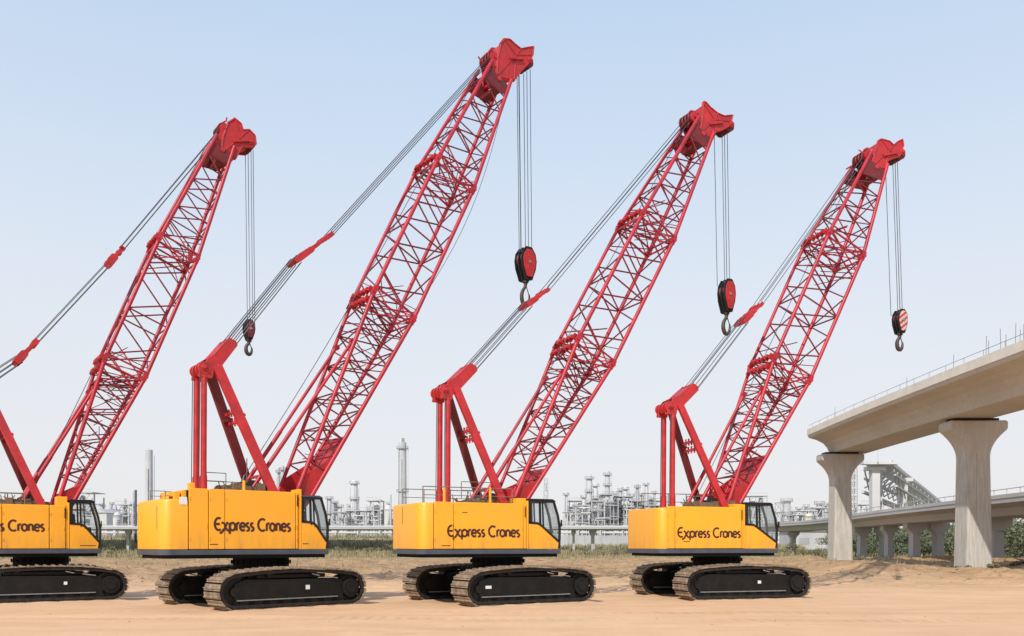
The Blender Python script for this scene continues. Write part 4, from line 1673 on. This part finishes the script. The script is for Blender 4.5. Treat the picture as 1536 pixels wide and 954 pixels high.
def ribbon(center, section, mb, org, taper=False):
    """sweep section (offset, z) along a ground curve"""
    n = len(section)
    vs = []
    for k, p in enumerate(center):
        d = (center[min(k + 1, len(center) - 1)] - center[max(k - 1, 0)]).normalized()
        nr = Vector((-d.y, d.x))
        for o, z in section:
            if taper and z < 5.4:
                z = lerp(5.0 + (z - 4.25) * .2, z, thin(k, len(center)))
            vs.append((p.x + nr.x * o - org[0], p.y + nr.y * o - org[1], z))
    fs = [tuple(range(n)), tuple(range((len(center) - 1) * n, len(center) * n))[::-1]]
    for k in range(len(center) - 1):
        for i in range(n):
            fs.append((k * n + i, k * n + (i + 1) % n, (k + 1) * n + (i + 1) % n, (k + 1) * n + i))
    mb.add(vs, fs)


cc = cat(LVP, 6)
m_ = MB()
ribbon(cc, [(-4.2, 5.1), (-2.6, 4.85), (-2.2, 4.25), (2.2, 4.25), (2.6, 4.85), (4.2, 5.1), (4.2, 5.45), (-4.2, 5.45)], m_, (44.7, 94), True)
m_.obj("deck", 'concrete_far', lv)
m_ = MB()
ribbon(cc, [(4.0, 5.452), (4.25, 5.452), (4.25, 5.75), (4.0, 5.75)], m_, (44.7, 94))
ribbon(cc, [(-4.25, 5.452), (-4.0, 5.452), (-4.0, 5.75), (-4.25, 5.75)], m_, (44.7, 94))
m_.obj("parapet", 'concrete_pale', lv)
m_ = MB()
for k in range(0, len(cc) - 1):
    a, b = cc[k], cc[k + 1]
    d = (b - a).normalized()
    nr = Vector((-d.y, d.x)) * 4.1
    for s in (1,):
        A, B = a + nr * s, b + nr * s
        for t in (0, .5):
            q = A.lerp(B, t)
            m_.tube((q.x - 44.7, q.y - 94, 5.7), (q.x - 44.7, q.y - 94, 6.15), .03, 5)
        m_.tube((A.x - 44.7, A.y - 94, 6.15), (B.x - 44.7, B.y - 94, 6.15), .035, 5)
m_.obj("guard_rail", 'grey_far', lv)
dist = 0
piers = []
for (x, y, hw_) in ((43.3, 77, 1.1), (44.0, 94, .95), (46.8, 94.5, .95), (46.0, 105, .8), (47.6, 117, 1.05), (51.0, 118, 1.05), (49.4, 132, .9), (49.0, 150, .9),
                    (36, 172.5, .9), (27, 178, .8), (17, 181, .8), (8, 182, .8), (13, 181.5, .5), (30, 176.5, .5), (-4, 183, .6), (-82, 184, .6), (-94, 184, .6), (-106, 184, .6), (-25, 184, .6), (-50, 184, .6)):
    m_ = MB()
    zt_ = 4.249 if x > 40 else 5.02
    pier_mb(x - 44.7, y - 94 - .55, y - 94 + .55, -.3, zt_, hw_ * .40, hw_ * .46, hw_ * (1.1 if x > 40 else .95), .9, m_)
    m_.obj("pier", 'concrete_far', lv)

# distant raised flyover on tall piers
hv = thing("raised_flyover", "distant tall flyover ramp seen from below between the two big piers", "flyover", (75, 175, 0))
c2 = cat([(71, 167), (86, 194), (108, 233), (140, 290), (174, 351), (222, 437)], 4)
m_ = MB()
ribbon(c2, [(-2.4, 17.6), (2.4, 17.6), (2.4, 17.9), (-2.4, 17.9)], m_, (75, 175))
m_.obj("deck", 'r1', hv)
m_ = MB()
ribbon(c2, [(2.2, 17.905), (2.42, 17.905), (2.42, 18.3), (2.2, 18.3)], m_, (75, 175))
ribbon(c2, [(-2.42, 17.905), (-2.2, 17.905), (-2.2, 18.3), (-2.42, 18.3)], m_, (75, 175))
m_.obj("parapet", 'r1', hv)
m_ = MB()
ribbon(c2, [(-3.5, 13.0), (-3.0, 13.0), (-3.0, 13.4), (-3.5, 13.4)], m_, (75, 175))
ribbon(c2, [(2.4, 12.0), (3.0, 12.0), (3.0, 12.5), (2.4, 12.5)], m_, (75, 175))
ribbon(c2, [(-.3, 10.2), (.3, 10.2), (.3, 10.6), (-.3, 10.6)], m_, (75, 175))
ribbon(c2, [(-3.3, 15.2), (-2.9, 15.2), (-2.9, 15.5), (-3.3, 15.5)], m_, (75, 175))
ribbon(c2, [(2.0, 14.6), (2.5, 14.6), (2.5, 15.0), (2.0, 15.0)], m_, (75, 175))
for k in range(1, len(c2) - 1):
    p = c2[k]
    for o_ in (0, 2.2):
        m_.tube((p.x - 75 - 3.2 + o_, p.y - 175, 13.2), (p.x - 75 + 2.7, p.y - 175 + o_, 16.6), .16, 5)
    m_.tube((p.x - 75 - 3.2, p.y - 175, 16.8), (c2[k + 1].x - 75 - 3.2, c2[k + 1].y - 175, 13.2), .16, 5)
    m_.tube((p.x - 75 + 2.7, p.y - 175, 16.8), (c2[k + 1].x - 75 + 2.7, c2[k + 1].y - 175, 12.3), .16, 5)
m_.obj("scaffold_truss", 'r2', hv)
for (x, y, w) in ((70.6, 167.5, .75), (73.2, 172, .55), (89, 196, .85), (109, 237, 1.0), (137, 295, 1.2)):
    m_ = MB()
    m_.box(x - 75 - w, x - 75 + w, y - 175 - .8, y - 175 + .8, -.5, 16.35)
    m_.box(x - 75 - w * 2.4, x - 75 + w * 2.4, y - 175 - .9, y - 175 + .9, 16.3, 17.08)
    m_.obj("pier", 'r1', hv)
m_ = MB()
m_.box(-7.5, -.8, -10, -8, 17.35, 17.85)
m_.tube((-5.0, -10.5, 17.9), (-5.0, -10.5, 21), .12, 5)
m_.obj("crosshead", 'r1', hv)


# ---------------------------------------------------------------- refinery
def ring_platform(mb, r, z, th=.25):
    n = 12
    for i in range(n):
        a0, a1 = 2 * math.pi * i / n, 2 * math.pi * (i + 1) / n
        p = [(rr * math.cos(a), rr * math.sin(a)) for rr, a in ((r, a0), (r + .75, a0), (r + .75, a1), (r, a1))]
        mb.prism_z(p, z, z + th)
        mb.tube(((r + .75) * math.cos(a0), (r + .75) * math.sin(a0), z), ((r + .75) * math.cos(a0), (r + .75) * math.sin(a0), z + 1.1), .07, 4)
        mb.tube(((r + .75) * math.cos(a0), (r + .75) * math.sin(a0), z + 1.1), ((r + .75) * math.cos(a1), (r + .75) * math.sin(a1), z + 1.1), .06, 4)


def column_tower(px, ytop, wpx, d, label, group=None, name="process_column", mat='r1', plats=4, ladder=True, seed=0):
    x, y, h = at(px, ytop, d)
    r = wpx * d / F / 2
    rnd = random.Random(seed * 31 + int(px))
    t = thing(name, label, "tower" if name != "chimney" else "chimney", (x, y, 0), rnd.uniform(0, 6.28), group)
    s = MB()
    zs = [0, h * .3, h * .32, h * .66, h * .68, h - r * .5, h - r * .12, h]
    rs_ = [r * 1.12, r * 1.12, r, r, r * (.94 if name != "chimney" else 1), r * (.94 if name != "chimney" else .95), r * .7, .05]
    if name == "chimney":
        zs, rs_ = [0, h * .5, h - .01, h], [r * 1.15, r * 1.02, r * .95, r * .6]
    n = 20
    vs = []
    for z, q in zip(zs, rs_):
        vs += [(q * math.cos(2 * math.pi * i / n), q * math.sin(2 * math.pi * i / n), z) for i in range(n)]
    fs = [(k * n + i, k * n + (i + 1) % n, (k + 1) * n + (i + 1) % n, (k + 1) * n + i) for k in range(len(zs) - 1) for i in range(n)]
    fs.append(tuple(range((len(zs) - 1) * n, len(zs) * n)))
    s.add(vs, fs)
    s.obj("shell", mat, t, smooth=True)
    for k in range(plats):
        p = MB()
        z = h * (1 - .06 - k * (.86 / max(plats, 1)) * rnd.uniform(.85, 1.05))
        if z > 4:
            ring_platform(p, r, z)
            p.obj("platform", 'r3', t)
    q = MB()
    for k in range(3):
        a = rnd.uniform(0, 6.28)
        rr = r + .35
        q.tube((rr * math.cos(a), rr * math.sin(a), 0), (rr * math.cos(a), rr * math.sin(a), h * rnd.uniform(.7, .98)), rnd.uniform(.12, .25), 6)
    if ladder:
        a = rnd.uniform(-2.5, -.6)
        for o_ in (-.3, .3):
            q.tube(((r + .7) * math.cos(a) + o_, (r + .7) * math.sin(a), 2), ((r + .7) * math.cos(a) + o_, (r + .7) * math.sin(a), h * .95), .06, 4)
    q.obj("riser_pipe", 'r2', t)
    return t


def lattice_mast(px, ytop, wpx, d, label, group=None, mat='r3', name="lattice_mast", top_w=.6):
    x, y, h = at(px, ytop, d)
    w = wpx * d / F / 2
    t = thing(name, label, "mast", (x, y, 0), .3, group)
    m = MB()
    n = max(5, int(h / (w * 3)))

    def c(k, z):
        ww = lerp(w, w * top_w, z / h)
        return ((-1, -1), (1, -1), (1, 1), (-1, 1))[k % 4][0] * ww, ((-1, -1), (1, -1), (1, 1), (-1, 1))[k % 4][1] * ww, z
    for k in range(4):
        m.tube(c(k, 0), c(k, h), .14, 5)
    for i in range(n):
        z0, z1 = h * i / n, h * (i + 1) / n
        for k in range(4):
            m.tube(c(k, z0), c(k + 1, z1), .09, 4)
            m.tube(c(k, z1), c(k + 1, z1), .09, 4)
    m.obj("lattice_frame", mat, t)
    return t


def process_frame(px0, px1, ytop, d, label, group=None, seed=0, floors=5, base_y=None):
    """open steel structure with floors, vessels and pipes"""
    x0, _, h = at(px0, ytop, d)
    x1, _, _ = at(px1, ytop, d)
    rnd = random.Random(seed * 7 + int(px0 * 3))
    cx = (x0 + x1) / 2
    w = (x1 - x0) / 2
    t = thing("process_structure", label, "industrial plant", (cx, d, 0), 0, group)
    f = MB()
    nb = max(2, int(w * 2 / 6))
    dep = 5
    for i in range(nb + 1):
        x = lerp(-w, w, i / nb)
        for y in (-dep, dep):
            f.box(x - .22, x + .22, y - .22, y + .22, 0, h * rnd.uniform(.9, 1.02))
    for k in range(1, floors + 1):
        z = h * k / floors
        f.box(-w - .4, w + .4, -dep - .4, dep + .4, z - .35, z)
        for i in range(nb):
            if rnd.random() < .6:
                xa, xb = lerp(-w, w, i / nb), lerp(-w, w, (i + 1) / nb)
                f.tube((xa, -dep, z - h / floors), (xb, -dep, z), .15, 4)
        f.tube((-w - .3, -dep - .3, z + 1.1), (w + .3, -dep - .3, z + 1.1), .08, 4)
    f.obj("steel_frame", rnd.choice(('r3', 'r2', 'r2')), t)
    v = MB()
    for k in range(floors):
        z = h * k / floors
        for i in range(int(w * 2 / 3) + 1):
            if rnd.random() < .75:
                x = rnd.uniform(-w + .8, w - .8)
                rr = rnd.uniform(.5, 1.2)
                if rnd.random() < .5:
                    v.tube((x, rnd.uniform(-3, 3), z), (x, rnd.uniform(-3, 3), z + h / floors * rnd.uniform(.5, .85)), rr, 10)
                else:
                    yy = rnd.uniform(-4, 0)
                    v.tube((x - 1.6, yy, z + rr + .3), (x + 1.6, yy, z + rr + .3), rr, 10)
    v.obj("vessel", 'r1', t)
    p = MB()
    for i in range(int(6 + w * 1.4)):
        z = rnd.uniform(.1, .98) * h
        if rnd.random() < .55:
            xa = rnd.uniform(-w, w * .3)
            p.tube((xa, -dep - .6, z), (xa + rnd.uniform(2, w * 1.2 + 2), -dep - .6, z), rnd.uniform(.1, .28), 6)
        else:
            x = rnd.uniform(-w, w)
            p.tube((x, -dep - .5, 0), (x, -dep - .5, z), rnd.uniform(.1, .3), 6)
    p.obj("pipework", rnd.choice(('r1', 'r2', 'r4')), t)
    return t


def tank(px, ytop, wpx, d, label, group=None, mat='r4', dome=True):
    x, y, h = at(px, ytop, d)
    r = wpx * d / F / 2
    t = thing("storage_tank", label, "tank", (x, y, 0), 0, group)
    s = MB()
    n = 28
    hs = h * .84
    prof = [(r, 0), (r, hs)] + [(r * math.cos(q * math.pi / 10), hs + (h - hs) * math.sin(q * math.pi / 10)) for q in range(1, 5)] + [(.05, h)]
    vs = []
    for q, z in prof:
        vs += [(q * math.cos(2 * math.pi * i / n), q * math.sin(2 * math.pi * i / n), z) for i in range(n)]
    fs = [(k * n + i, k * n + (i + 1) % n, (k + 1) * n + (i + 1) % n, (k + 1) * n + i) for k in range(len(prof) - 1) for i in range(n)]
    fs.append(tuple(range((len(prof) - 1) * n, len(prof) * n)))
    s.add(vs, fs)
    s.obj("shell", mat, t, smooth=True)
    l = MB()
    for i in range(20):
        a0, a1 = i * math.pi / 10, (i + 1) * math.pi / 10
        l.tube((r * math.cos(a0), r * math.sin(a0), hs + .9), (r * math.cos(a1), r * math.sin(a1), hs + .9), .08, 4)
        l.tube((r * math.cos(a0), r * math.sin(a0), hs), (r * math.cos(a0), r * math.sin(a0), hs + .9), .08, 4)
    # stair wrapping the shell
    for i in range(16):
        a0 = -2.6 + i * .12
        z0 = hs * i / 16
        l.tube(((r + .2) * math.cos(a0), (r + .2) * math.sin(a0), z0 + .1), ((r + .2) * math.cos(a0 + .12), (r + .2) * math.sin(a0 + .12), z0 + hs / 16 + .1), .12, 5)
        l.box((r + .1) * math.cos(a0) - .5, (r + .1) * math.cos(a0) + .5, (r + .3) * math.sin(a0) - .3, (r + .3) * math.sin(a0) + .3, z0, z0 + .25)
    l.obj("tank_stair", 'r3', t)
    return t


def shed(px0, px1, ytop, d, label, group=None, mat='r4', seed=1):
    x0, _, h = at(px0, ytop, d)
    x1 = at(px1, ytop, d)[0]
    w = (x1 - x0) / 2
    t = thing("industrial_building", label, "building", ((x0 + x1) / 2, d, 0), 0, group)
    rnd = random.Random(seed)
    s = MB()
    s.box(-w, w, -6, 6, 0, h * .9)
    s.obj("wall", mat, t)
    r = MB()
    r.prism_y([(-w - .4, h * .9), (w + .4, h * .9), (w * .1, h)], -6.4, 6.4)
    r.obj("roof", 'r2', t)
    n = max(2, int(w * 2 / 4))
    for i in range(n):
        x = lerp(-w, w, (i + .5) / n)
        wn = MB()
        wn.box(x - w / n * .55, x + w / n * .55, -6.06, -5.98, h * .35, h * .62)
        wn.obj("window", 'r3', t)
    return t


# single landmarks
column_tower(223.5, 675, 11, 380, "tall pale chimney standing left of the tallest crane", name="chimney", plats=0, mat='r2')
t = column_tower(603.5, 664, 12.5, 380, "tallest grey refinery flare stack with a platform near its top, left of the third crane", name="chimney", plats=2, mat='r2')
m_ = MB()
hh = at(603, 657, 380)[2]
m_.box(-1.2, 1.2, -.4, .4, hh - 2.4, hh)
m_.obj("flare_tip", 'r1', t)
column_tower(531.5, 720, 10.5, 390, "stout pale refinery column between the second and third cranes", plats=4)
column_tower(424, 698, 4.5, 360, "thin tower rising behind the boom foot of the tallest crane", plats=2, mat='r2')
column_tower(418, 702, 3.5, 362, "thinner tower touching the one behind the tallest crane's boom foot", plats=1, mat='r3')
lattice_mast(819, 718, 11, 400, "small lattice flare mast just right of the third crane's cab", mat='r2', top_w=.35)
column_tower(849, 738, 5, 420, "faint slim column between the lattice mast and the refinery cluster", plats=1, mat='r1')
pole = lambda px, yt, d, r, label, mat='darkpole': (lambda p: tag(MB().tube((0, 0, 0), (0, 0, p[2]), r, 8).tube((-.25, 0, p[2] - .4), (.25, 0, p[2] - .4), .05, 5).obj("pole", mat, loc=(p[0], p[1], 0)), label, "pole"))(at(px, yt, d))
pole(203.5, 735, 190, .28, "thin dark pole left of the tallest crane's counterweight")
pole(199.5, 737, 192, .14, "pale thin pole beside the dark pole", 'r1')
pole(586, 742, 300, .3, "slim pale pole left of the tallest flare stack", 'r2')
# columns between cranes 3 and 4
cl34 = [(884, 712, 9, 'r2', 5), (893, 724, 7, 'r1', 4), (911, 706, 8, 'r2', 6), (923, 736, 6, 'r1', 3), (931, 731, 5, 'r2', 3), (938, 729, 7, 'r1', 4),
        (946, 740, 6, 'r2', 3), (956, 726, 5, 'r3', 3), (962, 738, 6, 'r1', 2), (969, 722, 5, 'r1', 3), (917, 748, 9, 'r1', 2), (876, 742, 6, 'r1', 2), (902, 740, 6, 'r2', 2)]
for i, (px, yt, w, mt, pl) in enumerate(cl34):
    lab, gp = "slim pale refinery column in the cluster between the third and fourth cranes", "slim refinery columns between the third and fourth cranes"
    if i == 0:
        lab, gp = "stout stepped column, left of the two tallest between the third and fourth cranes", None
    if i == 2:
        lab, gp = "tallest column between the third and fourth cranes", None
    if i == 7:
        lab, gp = "darkest slim column of the cluster between the third and fourth cranes", None
    column_tower(px, yt, w, 385 + (i * 13) % 40, lab, gp, plats=pl, mat=mt, seed=i)
pf = [(862, 882, 758), (886, 905, 752), (902, 925, 742), (922, 945, 745), (942, 965, 752), (960, 990, 758)]
for i, (a, b, yt) in enumerate(pf):
    process_frame(a, b, yt, 372 + i * 6, "open steel process structure below the columns between the third and fourth cranes", "process structures between the third and fourth cranes", seed=i, floors=5)
process_frame(846, 862, 768, 380, "low open steel structure right beside the third crane's cab", seed=9, floors=3)
rc = random.Random(5)
for i in range(22):
    px = rc.uniform(862, 985)
    column_tower(px, rc.uniform(735, 765), rc.uniform(2.5, 5), 400 + rc.uniform(0, 60), "slim pale refinery column in the cluster between the third and fourth cranes",
                 "slim refinery columns between the third and fourth cranes", plats=rc.choice((1, 2, 3)), mat=rc.choice(('r1', 'r2', 'r2', 'r3')), seed=100 + i)
for i, (a, b) in enumerate(((853, 874), (868, 892), (882, 912), (900, 930), (915, 940), (930, 958), (948, 975), (965, 995))):
    process_frame(a, b, rc.uniform(748, 768), 430 + i * 5, "open steel process structure below the columns between the third and fourth cranes", "process structures between the third and fourth cranes", seed=80 + i, floors=5)
for i in range(12):
    px = rc.uniform(498, 596)
    column_tower(px, rc.uniform(748, 770), rc.uniform(2.5, 5), 400 + rc.uniform(0, 60), "slim low refinery column between the second and third cranes", "slim low columns between the second and third cranes", plats=rc.choice((1, 2)), mat=rc.choice(('r1', 'r2')), seed=140 + i)
for i in range(12):
    px = rc.uniform(1172, 1262)
    column_tower(px, rc.uniform(748, 772), rc.uniform(2.5, 6), 400 + rc.uniform(0, 60), "slim low refinery column right of the fourth crane", "slim low columns right of the fourth crane", plats=rc.choice((1, 2)), mat=rc.choice(('r1', 'r2')), seed=170 + i)
for i in range(8):
    px = rc.uniform(152, 218)
    column_tower(px, rc.uniform(752, 772), rc.uniform(2.5, 5), 400 + rc.uniform(0, 60), "slim low refinery column right of the leftmost crane", "slim low columns right of the leftmost crane", plats=1, mat=rc.choice(('r1', 'r2')), seed=190 + i)
for i, (a, b) in enumerate(((148, 176), (170, 200), (196, 222), (498, 530), (525, 560), (560, 600), (1170, 1200), (1190, 1225), (1220, 1262), (1296, 1340), (1340, 1400))):
    process_frame(a, b, rc.uniform(764, 774), 440 + i * 3, "low hazy plant structure at the back of the refinery", "hazy plant structures at the back of the refinery", seed=210 + i, floors=4)
# between cranes 2 and 3
process_frame(553, 573, 751, 375, "tall open steel structure between the stout column and the flare stack", seed=21, floors=5)
for i, (a, b, yt) in enumerate(((502, 522, 768), (520, 552, 766), (572, 596, 765))):
    process_frame(a, b, yt, 365 + i * 7, "low open plant structure between the second and third cranes", "low plant structures between the second and third cranes", seed=30 + i, floors=3)
column_tower(494, 744, 7, 380, "short column right beside the cab of the tallest crane", plats=3, mat='r2')
column_tower(503, 751, 5, 384, "slender vessel between the short column and the stout column", plats=2, mat='r1')
column_tower(510, 757, 6, 384, "squat vessel second to the left of the stout column", plats=1, mat='r1')
tank(582, 757, 12, 372, "small round tank left of the tallest flare stack")
# left of crane 2
shed(150, 172, 764, 300, "long pale industrial building right of the leftmost crane's cab", seed=5)
tank(176, 768, 12, 290, "pale round tank right of the leftmost crane's cab")
process_frame(183, 202, 757, 330, "open steel structure left of the dark pole", seed=41, floors=4)
process_frame(206, 222, 770, 330, "low steel structure at the foot of the tall pale chimney", seed=42, floors=3)
process_frame(118, 147, 739, 345, "structure behind the cab of the leftmost crane", seed=43, floors=5)
lattice_mast(188, 748, 8, 330, "short pointed lattice mast left of the dark pole", mat='r2', top_w=.2)
# right of crane 4
column_tower(1180, 748, 12, 330, "stout grey tower just right of the fourth crane's cab", plats=3, mat='r2')
lattice_mast(1173, 754, 14, 300, "wide steel gantry tower just right of the fourth crane's cab", mat='r3', top_w=1.0)
column_tower(1229, 752, 9, 330, "short column left of the first viaduct pier", plats=2, mat='r2')
tank(1213, 770, 12, 260, "small cream round tank left of the first viaduct pier", mat='tank_y')
for i, (a, b, yt) in enumerate(((1188, 1206, 772), (1194, 1218, 766), (1214, 1240, 762), (1240, 1262, 768))):
    process_frame(a, b, yt, 320 + i * 5, "low plant structure between the fourth crane and the first viaduct pier", "low plant structures right of the fourth crane", seed=50 + i, floors=3)
shed(1180, 1236, 794, 215, "long pale low building under the low viaduct beside the first pier", seed=8, mat='r2')
lattice_mast(1281, 702, 6.5, 210, "slender lattice mast right of the first viaduct pier", mat='r2', top_w=1.0)
process_frame(1284, 1300, 757, 320, "plant structure under the distant flyover", seed=61, floors=3)
shed(1396, 1436, 757, 300, "pale flat building at the low end of the distant flyover", seed=12)
shed(1488, 1520, 782, 300, "pale building glimpsed right of the second viaduct pier", seed=14)
column_tower(1104, 735, 7, 420, "column glimpsed behind the cab of the fourth crane", plats=2, mat='r1')
process_frame(1112, 1146, 744, 400, "open steel structure behind the roof of the fourth crane's cab", seed=71, floors=5)
process_frame(640, 700, 768, 400, "low plant structure hidden mostly behind the third crane", seed=72, floors=3)
# pale boundary wall and pipe rack behind the low viaduct on the left
wl = MB()
wl.box(-150, 60, 214, 214.3, 0, 4.2)
for i in range(54):
    wl.box(-150 + i * 4 - .12, -150 + i * 4 + .12, 213.85, 214.0, 0, 4.4)
tag(wl.obj("boundary_wall", 'grey_far'), "long grey boundary wall behind the low viaduct", "wall")
pk = MB()
for i in range(44):
    x = -150 + i * 6
    for y in (234, 238):
        pk.box(x - .15, x + .15, y - .15, y + .15, 0, 6.3)
    pk.box(x - .2, x + .2, 233.8, 238.2, 6.05, 6.3)
for k, (y, z, r) in enumerate(((234.4, 6.7, .35), (235.4, 6.62, .25), (236.6, 6.75, .4), (237.7, 6.6, .25), (235, 5.2, .3))):
    pk.tube((-152, y, z), (112, y, z), r, 8)
tag(pk.obj("pipe_rack", 'r1'), "long pipe rack running in front of the refinery", "pipe rack")

# ---------------------------------------------------------------- sky and sun
SUN_AZ, SUN_EL = 24.0, 41.0   # degrees left of the camera's back, height
sv = Vector((-math.sin(R(SUN_AZ)) * math.cos(R(SUN_EL)), -math.cos(R(SUN_AZ)) * math.cos(R(SUN_EL)), math.sin(R(SUN_EL))))
ld = bpy.data.lights.new("sun", 'SUN')
ld.energy = 4.0
ld.angle = R(0.6)
ld.color = (1.0, 0.95, 0.88)
lo = bpy.data.objects.new("sun", ld)
lo.rotation_euler = sv.to_track_quat('Z', 'Y').to_euler()
lo.location = (-30, -30, 60)
col.objects.link(lo)

w = bpy.data.worlds.new("World")
scene.world = w
w.use_nodes = True
nt = w.node_tree
N, L = nt.nodes, nt.links
bg = N["Background"]
sky = N.new("ShaderNodeTexSky")
sky.sky_type = 'NISHITA'
sky.sun_disc = False
sky.sun_elevation = R(SUN_EL)
sky.sun_rotation = math.atan2(sv.x, sv.y)
sky.air_density = 1.0
sky.dust_density = 3.0
sky.ozone_density = 1.5
sc_ = N.new("ShaderNodeVectorMath")
sc_.operation = 'SCALE'
sc_.inputs["Scale"].default_value = 0.085
L.new(sky.outputs[0], sc_.inputs[0])
# milky haze over the sky, thickest at the horizon
tc = N.new("ShaderNodeTexCoord")
sp = N.new("ShaderNodeSeparateXYZ")
L.new(tc.outputs["Generated"], sp.inputs[0])
cr = N.new("ShaderNodeValToRGB")
cr.color_ramp.interpolation = 'B_SPLINE'
el = cr.color_ramp.elements
el[0].position = 0.0
el[0].color = (0.90, 0.88, 0.875, 1)
el[1].position = 1.0
el[1].color = (0.30, 0.46, 0.78, 1)
for p, c in ((0.10, (0.875, 0.885, 0.91)), (0.28, (0.79, 0.86, 0.955)), (0.45, (0.62, 0.755, 0.935)), (0.60, (0.52, 0.68, 0.91))):
    e = el.new(p)
    e.color = (*c, 1)
L.new(sp.outputs[2], cr.inputs[0])
nzz = N.new("ShaderNodeTexNoise")
nzz.inputs["Scale"].default_value = 1.6
nzz.inputs["Detail"].default_value = 3
L.new(tc.outputs["Generated"], nzz.inputs["Vector"])
mrr = N.new("ShaderNodeMapRange")
mrr.inputs[3].default_value = .96
mrr.inputs[4].default_value = 1.04
L.new(nzz.outputs["Fac"], mrr.inputs[0])
sc2 = N.new("ShaderNodeVectorMath")
sc2.operation = 'SCALE'
L.new(cr.outputs[0], sc2.inputs[0])
L.new(mrr.outputs[0], sc2.inputs["Scale"])
mx = N.new("ShaderNodeMix")
mx.data_type = 'RGBA'
mx.inputs[0].default_value = 0.92
L.new(sc_.outputs[0], mx.inputs[6])
L.new(sc2.outputs[0], mx.inputs[7])
L.new(mx.outputs[2], bg.inputs[0])
bg.inputs[1].default_value = 1.0

# ---------------------------------------------------------------- camera
cd = bpy.data.cameras.new("camera")
cam = bpy.data.objects.new("camera", cd)
col.objects.link(cam)
cam.location = (0, 0, CAM_H)
cam.rotation_euler = (R(90), 0, 0)
cd.sensor_fit = 'HORIZONTAL'
cd.sensor_width = 36
cd.lens = 36 * F / 1536
cd.shift_y = (HOR - 477) / 1536
cd.clip_start = 0.1
cd.clip_end = 12000
scene.camera = cam
scene.view_settings.view_transform = 'Standard'
scene.view_settings.look = 'None'
scene.view_settings.exposure = 0
scene.view_settings.gamma = 1
